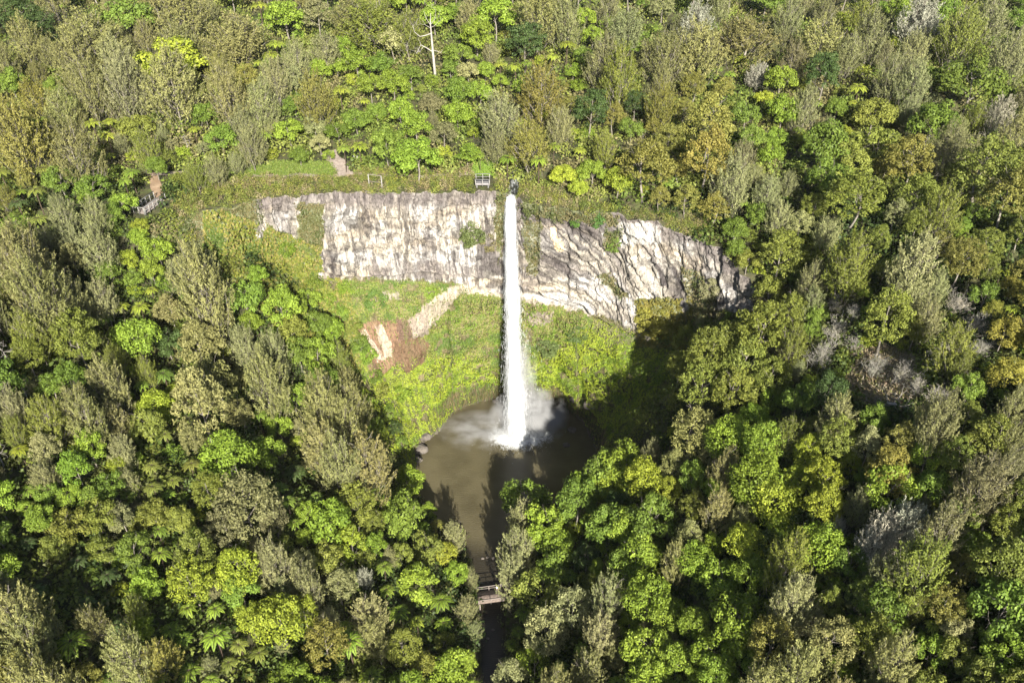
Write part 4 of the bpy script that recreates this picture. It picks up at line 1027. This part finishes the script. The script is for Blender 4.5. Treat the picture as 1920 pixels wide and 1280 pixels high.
def place(u, v, rpx, kind, rng_):
    """base point, scale and depth for a crown seen at (u, v) with half width rpx"""
    p = PROTO[kind][rng_.integers(len(PROTO[kind]))]
    s = rpx * 150 / FPX / p['R']
    best = None
    for it in range(3):
        hc = p['hc'] * min(s, 1.3) * tallness(u, v, kind)
        h = hit(u, v, hc)
        if h is None: return None
        c = Vector((h.x, h.y, h.z + hc))
        dep = float(project(tuple(c))[2])
        s = rpx * dep / FPX / p['R']
    return p, s, Vector((h.x, h.y, h.z)), dep

rg = np.random.default_rng(77)
placed = []
def bad_base(b):
    cxs = np.interp(-b.y, [22, 45, 120], [0, -2.8, -4])
    if b.z < .35: return True
    return False
for (u, v, r, k, cname, hero) in TREES:
    res = place(u, v, r * (1.0 if k in 'TD' else 1.16), k, rg)
    if res is None: continue
    p, s, b, dep = res
    if bad_base(b):        # move the foot on to the bank along the view ray
        ok = False
        for extra in (1, 2, 3, 4, 5, 6, 7):
            h = hit(u, v, p['hc'] * min(s, 1.3) * tallness(u, v, k) + extra)
            if h is not None and not bad_base(h):
                b = h; ok = True
                s2 = (p['hc'] * min(s, 1.3) + extra) / (p['hc'] * min(s, 1.3)); break
        if not ok: continue
        zextra = s2
    else: zextra = 1.0
    placed.append(dict(u=u, v=v, r=r, k=k, c=cname, p=p, s=s, b=b, dep=dep, zx=zextra, hero=True))

# between them, more trees of the same sort as their neighbours
def clear_of_open(u, v, r):
    th = np.linspace(0, 2 * PI, 8, endpoint=False)
    uu = np.append(u + np.cos(th) * r * .95, u); vv = np.append(v + np.sin(th) * r * .95, v)
    for poly in (OPEN, BANK, LAWN, CLEAR, VINES, DECKZ):
        if inside(poly, uu, vv).any(): return False
    return True
GAPS = [(812, 60, 30), (806, 95, 32), (814, 130, 24), (840, 60, 20), (20, 880, 35), (20, 950, 35), (60, 1080, 45), (130, 1110, 50), (200, 1140, 40), (300, 1125, 28), (120, 1160, 30), (1085, 1050, 26), (590, 1000, 26), (1285, 1130, 36), (1340, 1110, 30), (1640, 545, 36), (1490, 500, 22), (1492, 560, 22),
        (1500, 300, 30), (1505, 340, 26), (565, 690, 26), (540, 860, 30), (500, 870, 24), (585, 890, 22), (200, 615, 20), (440, 505, 18), (470, 540, 18), (1400, 160, 24), (1075, 1110, 24), (1100, 1140, 22), (700, 1060, 20), (640, 1130, 26), (930, 1040, 20),
        (1440, 980, 20), (1240, 1230, 20), (1590, 960, 20), (1530, 760, 24), (1640, 730, 20), (1610, 420, 20), (1690, 440, 24), (85, 690, 18), (440, 800, 20), (700, 700, 16), (60, 480, 14)]
hu = np.array([t['u'] for t in placed]); hv = np.array([t['v'] for t in placed]); hk = [(t['k'], t['c']) for t in placed]
cand = [(a, b) for a in np.arange(-170, 2100, 17) for b in np.arange(-40, 1420, 17)]
rg.shuffle(cand)
PU, PV, PR = list(hu), list(hv), [t['r'] for t in placed]
for rbase, tight in ((30, .80), (22, .80), (15, .78)):
    for (a, b) in cand:
        u, v = a + rg.uniform(-8, 8), b + rg.uniform(-8, 8)
        r = rbase * rg.uniform(.85, 1.25) * np.interp(v, [0, 1280], [.85, 1.2])
        inframe = -20 < u < 1940 and -20 < v < 1300
        if not inframe and rbase < 30: continue
        if not inframe: r *= 1.25
        d = np.hypot(np.array(PU) - u, np.array(PV) - v)
        if (d < tight * (np.array(PR) + r)).any(): continue
        if any((u - gx) ** 2 + (v - gy) ** 2 < gr * gr for gx, gy, gr in GAPS): continue
        if not clear_of_open(u, v, r): continue
        near = np.argsort(np.hypot(hu - u, hv - v))[:5]
        k, cname = hk[int(rg.choice(near))]
        if k in 'DS' and rg.random() < .8: k, cname = 'F', 'olive'
        if k == 'F' and rg.random() < .12: k, cname = 'B', 'green'
        if rbase < 20: k = rg.choice(['U', 'U', 'U', 'T', 'F']); cname = {'U': str(rg.choice(['green', 'olive', 'bright', 'yellow'])), 'T': 'bright', 'F': 'grey'}[k]
        if k == 'F' and rg.random() < .25: k = 'O'
        if k == 'T': r = min(r, 20)
        if k == 'O' and cname == 'brown': cname = 'olive'
        res = place(u, v, r, k, rg)
        if res is None or bad_base(res[2]): continue
        p, s, bb, dep = res
        if s > 2.2: continue
        PU.append(u); PV.append(v); PR.append(r)
        placed.append(dict(u=u, v=v, r=r, k=k, c=cname, p=p, s=s, b=bb, dep=dep, zx=1.0, hero=False))

# leave out what other crowns hide completely
GW, GH = 260, 170
zb = np.full((GH, GW), -1)
yy, xx = np.mgrid[0:GH, 0:GW]; gu, gv = xx * 8.0 - 80, yy * 8.0 - 40
for i in sorted(range(len(placed)), key=lambda i: -placed[i]['dep']):
    t = placed[i]
    m = ((gu - t['u']) / t['r']) ** 2 + ((gv - t['v']) / t['r']) ** 2 < .9
    zb[m] = i
vis, cnt = np.unique(zb, return_counts=True); vis = dict(zip(vis.tolist(), cnt.tolist()))
def seen_(i):
    t = placed[i]
    if t['u'] < -60 or t['u'] > 1980 or t['v'] > 1310 or t['v'] < -30: return True
    full = max(PI * t['r'] ** 2 / 64, 1)
    return vis.get(i, 0) / full > .12
placed = [t for i, t in enumerate(placed) if seen_(i)]

# ---- words for the labels
def area(u, v):
    rows = [(110, 'at the top edge'), (215, 'well above the cliff'), (345, 'just above the cliff'), (470, 'level with cliff top'), (610, 'level with cliff face'),
            (760, 'level with lower fall'), (900, 'level with the pool'), (1030, 'level with pool outlet'), (1160, 'level with the footbridge'), (9999, 'at the bottom edge')]
    rw = next(w for lim, w in rows if v < lim)
    cols_ = [(0, 'outside left edge'), (190, 'far left'), (400, 'left side'), (600, 'centre left'), (800, 'inner left'), (960, 'just left of fall'), (1130, 'just right of fall'),
             (1330, 'inner right'), (1530, 'centre right'), (1730, 'right side'), (1921, 'far right'), (9999, 'outside right edge')]
    return rw, next(w for lim, w in cols_ if u < lim)
ORD = ['first', 'second', 'third', 'fourth', 'fifth', 'sixth', 'seventh', 'eighth', 'ninth', 'tenth', 'eleventh', 'twelfth', 'thirteenth', 'fourteenth', 'fifteenth']
def label_all(ts):
    by = {}
    for t in ts:
        if t['k'] == 'T': base = KWORD['T'] if t['c'] in ('green',) else CWORD[t['c']] + ' tree fern'
        elif t['k'] in 'DS': base = KWORD[t['k']]
        else: base = CWORD[t['c']] + ' ' + KWORD[t['k']]
        rw, cl = area(t['u'], t['v'])
        by.setdefault((base, rw, cl), []).append(t)
    for (base, rw, cl), g in by.items():
        g.sort(key=lambda t: t['u'])
        rs = sorted(t['r'] for t in g)
        if len(g) == 1:
            g[0]['label'] = f'{base} {rw}, {cl}'
        elif len(g) == 2 and rs[1] > rs[0] * 1.25:
            for t in g: t['label'] = f"{'larger' if t['r'] == rs[1] else 'smaller'} {base} {rw}, {cl}"
        else:
            for i, t in enumerate(g): t['label'] = f'{ORD[i]} {base} from left {rw}, {cl}'
label_all(placed)

def add_tree(t):
    p = t['p']
    s = t['s']
    zs = s * rg.uniform(*p['z']) * (1.0 if s < 1.3 else 1.3 / s * 1.1) * t['zx'] * tallness(t['u'], t['v'], t['k'])
    root = bpy.data.objects.new(p['name'], None)
    COL.objects.link(root)
    root.empty_display_size = .3
    root.location = t['b']; root.rotation_euler = (rg.normal(0, .03), rg.normal(0, .03), rg.uniform(0, 2 * PI)); root.scale = (s, s, zs)
    tag(root, t['label'], KCAT[t['k']], KGROUP[t['k']])
    base = np.array(COLOURS[t['c']]) * 1.1; j_ = 1 + rg.normal(0, .035, 3) * [1, .4, 1]; jb = rg.uniform(.84, 1.2)
    col = np.clip(base * j_ * jb, .01, .6)
    for (pn, me) in p['parts']:
        o = bpy.data.objects.new(pn, me); COL.objects.link(o); o.parent = root
        o.color = (*col, 1)
    return root
for t in placed: add_tree(t)
import collections
print('TREES', len(placed), collections.Counter(t['k'] for t in placed), 'in frame', sum(0 < t['u'] < 1920 and 0 < t['v'] < 1280 for t in placed))

# ------------------------------------------------------------------ single things
# tall bare tree above the cliff
root = bpy.data.objects.new('dead_tree', None); COL.objects.link(root)
b = hit(817, 158); root.location = b
tag(root, 'tallest bare white tree standing alone above the cliff, two crooked limbs to one side', 'dead tree', 'bare dead trees')
V, F = tube([[0, 0, -1.5], [-.05, 0, 3], [-.2, 0, 6.5], [-.3, 0, 10], [-.4, .1, 12.6], [-.2, .1, 14.6]], [.30, .28, .25, .19, .12, .05], 9)
mesh_obj('trunk', V, F, PALEBARK, parent=root)
def limb(pts, r):
    return tube(pts, np.linspace(r, r * .35, len(pts)) * .75, 5)
L1 = [limb([[-.3, 0, 10.6], [-1.6, -.1, 10.2], [-2.7, -.1, 10.0], [-3.8, 0, 10.9], [-4.0, .1, 12.0]], .17),
      limb([[-.2, 0, 6.8], [-1.5, -.1, 7.7], [-2.6, -.2, 8.3], [-3.2, -.3, 7.4], [-3.6, -.4, 6.6]], .17),
      limb([[-2.6, -.2, 8.3], [-2.9, -.2, 9.1]], .08), limb([[-2.1, -.2, 8.0], [-2.9, -.4, 7.0]], .07),
      limb([[-.2, 0, 7.2], [.7, -.1, 7.0], [1.5, -.2, 6.7], [1.9, -.2, 7.3]], .1),
      limb([[-.4, .1, 12.2], [-1.2, .1, 13.6], [-1.6, .2, 15.0]], .09), limb([[-.3, .1, 12.4], [.6, .1, 13.4], [.9, .1, 15.2]], .09),
      limb([[-.4, .1, 11.6], [-1.4, .2, 12.2], [-2.0, .2, 13.2]], .07), limb([[-.3, .1, 11.8], [.5, .1, 12.1], [1.2, .1, 12.9]], .07)]
r_ = np.random.default_rng(3)
for i in range(34):
    s = L1[r_.integers(len(L1))][0]; st = s[r_.integers(len(s) // 2, len(s))]
    d = r_.normal(0, .6, 3) + [0, 0, .6]
    L1.append(limb([st, st + d * .7, st + d * 1.2 + r_.normal(0, .2, 3)], .035))
V, F = join(L1); mesh_obj('branches', V, F, PALEBARK, parent=root)

# footpaths draped on the ground
PATH = noise_mat('packed_gravel', (.17, .135, .11), (.26, .22, .185), 2.0, bump=.3)
CLAY = noise_mat('bare_clay', (.16, .105, .065), (.26, .19, .125), .8, bump=.4)
def strip(name, px, w, mat, lab=None, zoff=.08):
    pts = []
    for a in px:
        h = hit(a[0], a[1])
        if h is not None: pts.append(np.array(h))
    pts = np.array(pts)
    seg = np.concatenate([[0], np.cumsum(np.linalg.norm(np.diff(pts, axis=0), axis=1))])
    s = np.linspace(0, seg[-1], max(6, int(seg[-1] / .5)))
    C = np.stack([np.interp(s, seg, pts[:, k]) for k in range(3)], 1)
    d = nrm(np.gradient(C, axis=0) * [1, 1, 0]); sd = np.stack([-d[:, 1], d[:, 0], 0 * s], 1)
    ws = w * (1 + .35 * (vnoise(s / 2, 0 * s, seed=12) - .5))
    rows = []
    for k in np.linspace(-.5, .5, 7):
        p = C + sd * (ws * k)[:, None]
        p[:, 2] = [ground_z(x, y) + zoff for x, y in p[:, :2]]
        rows.append(p)
    V = np.stack(rows, 1).reshape(-1, 3); k = np.arange(len(s) * 7).reshape(len(s), 7)
    F = np.stack([k[:-1, :-1], k[:-1, 1:], k[1:, 1:], k[1:, :-1]], -1).reshape(-1, 4)
    o = mesh_obj(name, V, F, mat, smooth=True); tag(o, lab, kind='structure')
strip('footpath', [(616, 284), (622, 296), (634, 306), (645, 322), (640, 332)], 2.6, PATH)
strip('footpath', [(640, 330), (580, 329), (500, 330), (430, 328), (360, 325), (300, 326), (275, 330)], 1.3, PATH)
strip('clay_track', [(284, 326), (290, 340), (294, 354), (297, 364), (301, 372)], 1.7, CLAY)
strip('clay_track', [(888, 328), (760, 330), (700, 327), (645, 324)], .9, PATH)

WOOD = noise_mat('weathered_timber', (.15, .125, .11), (.24, .21, .19), 3, bump=.3, stretch=(1, 6, 1))
DARKWOOD = noise_mat('dark_timber', (.11, .085, .07), (.21, .165, .14), 3, bump=.3, stretch=(1, 6, 1))
POST = noise_mat('pale_post', (.17, .165, .155), (.26, .255, .235), 5, bump=.1)
RAILM = noise_mat('grey_rail', (.12, .12, .12), (.19, .19, .185), 5, bump=.1)
DECKM = noise_mat('grey_deck', (.19, .18, .18), (.27, .25, .25), 3, bump=.2)

def planks(L, W, z, n, gap=.02, th=.05):
    out = []
    w = L / n
    for i in range(n):
        out.append(box(-L / 2 + w * (i + .5), 0, z + .004 * (i % 2), w - gap, W, th))
    return join(out)

def deck(name, label, loc, rot, L, W, hp, nposts, mats, railrot=True, legs=4, cat='lookout platform', sides=(-1, 1), endrail=False, npl=None):
    root = bpy.data.objects.new(name, None); COL.objects.link(root); root.location = loc; root.rotation_euler = (0, 0, rot)
    tag(root, label, cat)
    V, F = planks(L, W, 0, npl or int(L / .16)); mesh_obj('deck', V, F, mats[0], parent=root)
    for s in (-1, 1):
        V, F = box(0, s * W * .4, -.12, L, .1, .18); mesh_obj('joist', V, F, mats[2], parent=root)
    for s in sides:
        for i in range(nposts):
            x = -L / 2 + .08 + (L - .16) * i / (nposts - 1)
            V, F = box(x, s * (W / 2 + .06), hp / 2 - .15, .1, .1, hp + .3); mesh_obj('post', V, F, mats[1], parent=root)
        V, F = box(0, s * (W / 2 + .06), hp + .03, L + .1, .14, .06); mesh_obj('rail', V, F, mats[2], parent=root)
        V, F = box(0, s * (W / 2 + .06), hp * .5, L, .05, .08); mesh_obj('rail', V, F, mats[2], parent=root)
    if endrail:
        for y in np.linspace(-W / 2, W / 2, 3):
            V, F = box(-L / 2 - .06, y, hp / 2, .1, .1, hp + .2); mesh_obj('post', V, F, mats[1], parent=root)
        V, F = box(-L / 2 - .06, 0, hp + .03, .14, W + .26, .06); mesh_obj('rail', V, F, mats[1], parent=root)
    for i in range(legs):
        x = -L / 2 + .3 + (L - .6) * (i // 2) / max(1, legs // 2 - 1); y = (-1, 1)[i % 2] * W * .38
        V, F = box(x, y, -2.4, .16, .16, 4.5); mesh_obj('leg', V, F, mats[2], parent=root)
    return root
a = lift(262, 400, 55.6); b2 = lift(301, 372, 55.6); mid_ = (a + b2) / 2
ang = math.atan2(b2.y - a.y, b2.x - a.x)
deck('viewing_platform', 'long timber viewing walkway with pale posts jutting from the clay bank at the left', mid_, ang, (b2 - a).length, 2.1, 1.15, 6, (WOOD, POST, RAILM), endrail=True)
p = lift(905, 342, 55.9); gz = ground_z(p.x, p.y)
deck('lookout_deck', 'small grey lookout deck on the cliff edge just left of the fall', Vector((p.x, p.y, gz + .7)), 0.0, 2.6, 2.2, 1.0, 3, (DECKM, POST, RAILM), legs=4)

# footbridge over the outlet and the person on it
p = lift(930, 1116, 2.0)
deck('footbridge', 'weathered wooden footbridge over the dark outlet stream below the pool', p, math.radians(9), 6.4, 2.5, 1.05, 4, (DARKWOOD, WOOD, WOOD), legs=4, cat='footbridge', npl=26)
br = p
# a person: one skinned body, clothes and hair as shells
def skinned(name, verts, edges, radii, mat, parent, root_i=0, sub=1):
    me = bpy.data.meshes.new(name); me.from_pydata(verts, edges, []); me.materials.append(mat)
    o = bpy.data.objects.new(name, me); COL.objects.link(o); o.parent = parent
    md = o.modifiers.new('skin', 'SKIN')
    for i, r in enumerate(radii): me.skin_vertices[0].data[i].radius = (r, r * .85)
    me.skin_vertices[0].data[root_i].use_root = True
    s = o.modifiers.new('sub', 'SUBSURF'); s.levels = sub; s.render_levels = sub
    return o
SKIN = noise_mat('skin', (.42, .27, .19), (.50, .33, .24), 6, bump=0)
SHIRT = noise_mat('white_shirt', (.74, .74, .76), (.84, .84, .86), 5, bump=0)
TROUS = noise_mat('dark_trousers', (.05, .055, .08), (.08, .085, .12), 5, bump=0)
HAIR = noise_mat('brown_hair', (.05, .03, .02), (.10, .06, .035), 20, bump=0)
pr = bpy.data.objects.new('person', None); COL.objects.link(pr)
pr.location = (br.x + .25, br.y + .75, br.z + .05); pr.rotation_euler = (0, 0, math.radians(190))
tag(pr, 'person in a white shirt and dark trousers standing at the far rail of the footbridge', 'person')
vb = [(0, 0, .95), (0, 0, 1.15), (0, 0, 1.38), (0, 0, 1.48), (0, .01, 1.56), (0, .02, 1.66), (0, .01, 1.72),
      (.17, 0, 1.40), (.23, .05, 1.13), (.19, .27, 1.06), (.17, .34, 1.05), (-.17, 0, 1.40), (-.23, .05, 1.13), (-.19, .27, 1.06), (-.17, .34, 1.05),
      (.10, 0, .88), (.11, .01, .48), (.11, -.01, .09), (.11, .12, .04), (-.10, 0, .88), (-.11, .03, .48), (-.12, 0, .09), (-.12, .13, .04),
      (.15, .41, 1.04), (.18, .41, 1.035), (.21, .40, 1.03), (.13, .37, 1.04), (-.15, .41, 1.04), (-.18, .41, 1.035), (-.21, .40, 1.03), (-.13, .37, 1.04)]
eb = [(0, 1), (1, 2), (2, 3), (3, 4), (4, 5), (5, 6), (2, 7), (7, 8), (8, 9), (9, 10), (2, 11), (11, 12), (12, 13), (13, 14), (0, 15), (15, 16), (16, 17), (17, 18), (0, 19), (19, 20), (20, 21), (21, 22),
      (10, 23), (10, 24), (10, 25), (10, 26), (14, 27), (14, 28), (14, 29), (14, 30)]
rb = [.15, .14, .15, .07, .08, .10, .08, .07, .048, .036, .032, .07, .048, .036, .032, .095, .06, .042, .04, .095, .06, .042, .04] + [.011] * 8
skinned('body', vb, eb, rb, SKIN, pr, 0, 2)
skinned('shirt', [(0, 0, .93), (0, 0, 1.15), (0, 0, 1.38), (0, 0, 1.45), (.17, 0, 1.41), (.235, .05, 1.15), (-.17, 0, 1.41), (-.235, .05, 1.15)],
        [(0, 1), (1, 2), (2, 3), (2, 4), (4, 5), (2, 6), (6, 7)], [.175, .165, .175, .09, .09, .07, .09, .07], SHIRT, pr)
skinned('trousers', [(0, 0, .95), (.10, 0, .86), (.11, .01, .48), (.11, -.01, .12), (-.10, 0, .86), (-.11, .03, .48), (-.12, 0, .12)],
        [(0, 1), (1, 2), (2, 3), (0, 4), (4, 5), (5, 6)], [.165, .115, .08, .06, .115, .08, .06], TROUS, pr)
skinned('hair', [(0, -.01, 1.68), (0, -.01, 1.73), (0, -.06, 1.62)], [(0, 1), (0, 2)], [.105, .085, .06], HAIR, pr)

# small posts on the cliff edge
def post_pair(u1, v1, u2, v2, h, label):
    root = bpy.data.objects.new('timber_fence', None); COL.objects.link(root)
    p1, p2 = hit(u1, v1), hit(u2, v2)
    root.location = p1
    tag(root, label, 'fence')
    d = p2 - p1
    for q in (Vector((0, 0, 0)), d):
        V, F = box(q.x, q.y, q.z + h / 2 - .3, .14, .14, h + .6); mesh_obj('post', V, F, POST, parent=root)
    V, F = tube([[0, 0, h], [d.x / 2, d.y / 2, d.z / 2 + h - .05], [d.x, d.y, d.z + h]], [.05, .05, .05], 5); mesh_obj('rail', V, F, WOOD, parent=root)
    V, F = tube([[0, 0, h * .5], [d.x / 2, d.y / 2, d.z / 2 + h * .5 - .05], [d.x, d.y, d.z + h * .5]], [.04, .04, .04], 5); mesh_obj('rail', V, F, WOOD, parent=root)
post_pair(693, 352, 717, 355, 2.6, 'two pale posts with rails standing in scrub on the cliff edge left of centre')
for (u, v, lab) in ((665, 302, 'white marker post beside the path above the cliff, left one of the pair'), (671, 303, 'white marker post beside the path above the cliff, right one of the pair')):
    p = hit(u, v); root = bpy.data.objects.new('marker_post', None); COL.objects.link(root); root.location = p
    tag(root, lab, 'marker post')
    V, F = box(0, 0, .45, .22, .1, 1.1); mesh_obj('post', V, F, POST, parent=root)
    V, F = box(0, 0, 1.05, .34, .14, .1); mesh_obj('cap', V, F, RAILM, parent=root)

# bushes rooted on the rock face and bank
def bush(u, v, r, col, label, seed, flat=.6):
    p = hit(u, v)
    if p is None: return
    dep = float(project(tuple(p))[2]); R = r * dep / FPX
    rr_ = np.random.default_rng(seed)
    Q, VV = lobes_crown(rr_, R, 0, 1.0, 46, .24, .26, 230, minz=-1, jitter=.5)
    root = bpy.data.objects.new('cliff_bush', None); COL.objects.link(root)
    root.location = (p.x, p.y - R * .15, p.z); root.scale = (1, flat, 1.15)
    tag(root, label, 'bush', 'bushes rooted on the cliff')
    c = crown_obj('foliage', Q, VV, parent=root); c.color = (*col, 1)
    V, F = trunk_mesh([(np.array([[0, R * .6, -R * .5], [0, R * .2, -R * .2], [0, 0, R * .3]]), np.array([.12, .09, .04])),
                       (np.array([[0, R * .2, -R * .2], [R * .5, -R * .1, R * .2]]), np.array([.06, .02])), (np.array([[0, R * .2, -R * .2], [-R * .5, -R * .1, R * .2]]), np.array([.06, .02]))])
    mesh_obj('stem', V, F, BARK, parent=root)
bush(886, 440, 27, (.085, .11, .035), 'round green bush growing from the pale rock face left of the fall', 1)
bush(918, 452, 20, (.12, .11, .05), 'thin brownish bush on the rock beside the round green bush', 2)
bush(580, 470, 20, (.10, .13, .035), 'green bush at the foot of the grassy streak in the left cliff', 3)
bush(1122, 413, 16, (.045, .10, .02), 'deep green bush on the cliff top right of the fall', 4)
bush(1080, 415, 12, (.055, .11, .02), 'small green bush on the cliff edge between fall and deep green bush', 5)
bush(1150, 458, 17, (.09, .14, .025), 'bright bush beside the white rock patch right of the fall', 6)
bush(1225, 600, 34, (.17, .17, .03), 'large yellowish hanging bush under the right-hand cliff', 7)
bush(1262, 618, 24, (.15, .15, .03), 'smaller yellowish bush beside the large hanging one', 8)
bush(1330, 540, 22, (.15, .15, .075), 'grey-green bush on the right end of the cliff', 9)
bush(704, 560, 24, (.07, .12, .025), 'dark green bush on the mossy slope under the left cliff', 10)
bush(668, 545, 20, (.10, .14, .03), 'green bush where the left cliff meets the mossy slope', 11)
bush(1085, 622, 22, (.065, .10, .03), 'dark scrub bush below the pale ledge right of the fall', 12)
bush(1028, 650, 22, (.08, .11, .035), 'dull green bush on the moss right of the lower fall', 13)
bush(935, 640, 9, (.10, .16, .025), 'tiny bright bush on the moss just left of the fall', 15)
bush(748, 735, 22, (.12, .18, .02), 'bright bush on the moss below the brown landslip', 16)
bush(808, 548, 14, (.12, .18, .025), 'bright green bush beside the pale slip under the left cliff', 17)

# boulders on the rim
def boulder(u, v, r, label, seed, zoff=0):
    p = hit(u, v) or lift(u, v, 0)
    if p.z < 0: p = lift(u, v, .05)
    dep = float(project(tuple(p))[2]); R = r * dep / FPX
    import bmesh
    bm = bmesh.new(); bmesh.ops.create_icosphere(bm, subdivisions=3, radius=1)
    co = np.array([v_.co[:] for v_ in bm.verts])
    n_ = fbm(co[:, 0] * 1.4 + seed * 3.1, co[:, 1] * 1.4, co[:, 2] * 1.4, oct=4, seed=seed)
    co = co * (0.6 + .8 * n_[:, None]) * R * np.array([1.2, .9, .65])
    F = [[v_.index for v_ in f.verts] for f in bm.faces]; bm.free()
    o = mesh_obj('boulder', co, F, BOULD); o.location = p
    tag(o, label, 'boulder', 'boulders round the pool')
BOULD = noise_mat('boulder_rock', (.05, .044, .038), (.12, .105, .09), 1.2, bump=.5)
for i, (u, v, r, lab) in enumerate([
    (797, 818, 11, 'reddish boulder on the left rim of the pool, topmost of three'), (788, 842, 12, 'reddish boulder on the left rim of the pool, middle of three'), (781, 862, 9, 'reddish boulder on the left rim of the pool, lowest of three'),
    (1110, 760, 13, 'large dark boulder on the right rim behind the splash'), (1078, 748, 8, 'small boulder at the wall foot right of the fall'), (1072, 806, 8, 'pale topped boulder in the shaded water right of the splash'),
    (1062, 834, 6, 'small boulder in shade on the right pool edge'), (985, 752, 7, 'boulder behind the veil of the fall'), (930, 752, 6, 'small boulder at the wall foot just left of the fall'),
    (905, 1046, 3, 'leftmost stone in the row across the pool outlet'), (914, 1044, 2.6, 'second stone from the left across the pool outlet'), (925, 1046, 3, 'third stone from the left across the pool outlet'), (935, 1048, 3.2, 'rightmost stone in the row across the pool outlet'),
    (925, 1180, 2.6, 'dark wet boulder in the stream below the footbridge'), (915, 1196, 2.6, 'second wet boulder in the stream, lower than the other')]):
    boulder(u, v, r, lab, i + 1)

# a fallen branch tangle and grey logs in the clearing
for i, (u, v, L_, a_) in enumerate([(1660, 770, 5, .3), (1690, 772, 4, -.4), (1530, 690, 6, -.9)]):
    p = hit(u, v)
    root = bpy.data.objects.new('fallen_log', None); COL.objects.link(root); root.location = p + Vector((0, 0, .8)); root.rotation_euler = (0, 0, a_)
    tag(root, ['pale fallen log at the lower edge of the brown clearing', 'second pale log at the lower right edge of the brown clearing', 'white fallen trunk among silvery dead trees'][i], 'log', 'fallen logs')
    V, F = tube([[-L_ / 2, 0, 0], [-L_ / 5, .2, .1], [L_ / 4, -.1, .2], [L_ / 2, .1, .5]], [.2, .18, .14, .06], 7); mesh_obj('trunk', V, F, PALEBARK, parent=root)
    bits = []
    r_ = np.random.default_rng(i)
    for k_ in range(14):
        st = np.array([r_.uniform(-L_ / 3, L_ / 2), 0, .1]); d = r_.normal(0, .8, 3) + [.5, 0, .6]
        bits.append(limb([st, st + d * .8, st + d * 1.5 + r_.normal(0, .2, 3)], .05))
    V, F = join(bits); mesh_obj('branches', V, F, PALEBARK, parent=root)

# far hill beyond the plateau so the ground runs on
HAZE_D = .00003
m, nt, N, L = newmat('haze_air')
out = N.new('ShaderNodeOutputMaterial'); pv = N.new('ShaderNodeVolumePrincipled')
pv.inputs['Color'].default_value = (.92, .95, 1, 1); pv.inputs['Density'].default_value = HAZE_D; pv.inputs['Anisotropy'].default_value = 0
L.new(pv.outputs[0], out.inputs['Volume'])
V, F = box(0, -10, 70, 640, 640, 160)
tag(mesh_obj('haze', V, F, m), 'thin pale haze in the air over the whole gorge', kind='stuff')
# ------------------------------------------------------------------ camera, light, render settings
cam = bpy.data.cameras.new('camera'); co = bpy.data.objects.new('camera', cam); COL.objects.link(co)
cam.sensor_width = 36; cam.lens = 36 * FPX / 1920; cam.clip_end = 3000; cam.clip_start = .5
co.location = (CAMX, CAMY, CAMZ); co.rotation_euler = (math.radians(90) - PITCH, 0, 0)
sc.camera = co
w = bpy.data.worlds.new('World'); sc.world = w; w.use_nodes = True
nt = w.node_tree; bg = nt.nodes['Background']; sky = nt.nodes.new('ShaderNodeTexSky')
sky.sky_type = 'NISHITA'; sky.sun_disc = False; sky.sun_elevation = SUN_EL
sky.sun_rotation = math.radians(180) - SUN_AZ; sky.air_density = 1; sky.dust_density = 1
nt.links.new(sky.outputs[0], bg.inputs['Color']); bg.inputs['Strength'].default_value = .05
sl = bpy.data.lights.new('sun', 'SUN'); sl.energy = 5.0; sl.angle = math.radians(.5); sl.color = (1, .94, .83)
so = bpy.data.objects.new('sun', sl); COL.objects.link(so)
dv = Vector((-math.sin(SUN_AZ) * math.cos(SUN_EL), math.cos(SUN_AZ) * math.cos(SUN_EL), -math.sin(SUN_EL)))
so.rotation_euler = dv.to_track_quat('-Z', 'Y').to_euler(); so.location = (30, -160, 160)
sc.view_settings.view_transform = 'Standard'; sc.view_settings.look = 'None'; sc.view_settings.gamma = 1; sc.view_settings.exposure = 1.8
cy = sc.cycles
cy.max_bounces = 5; cy.diffuse_bounces = 3; cy.glossy_bounces = 2; cy.transmission_bounces = 3; cy.transparent_max_bounces = 12; cy.volume_bounces = 0
cy.use_denoising = True
cy.volume_max_steps = 64
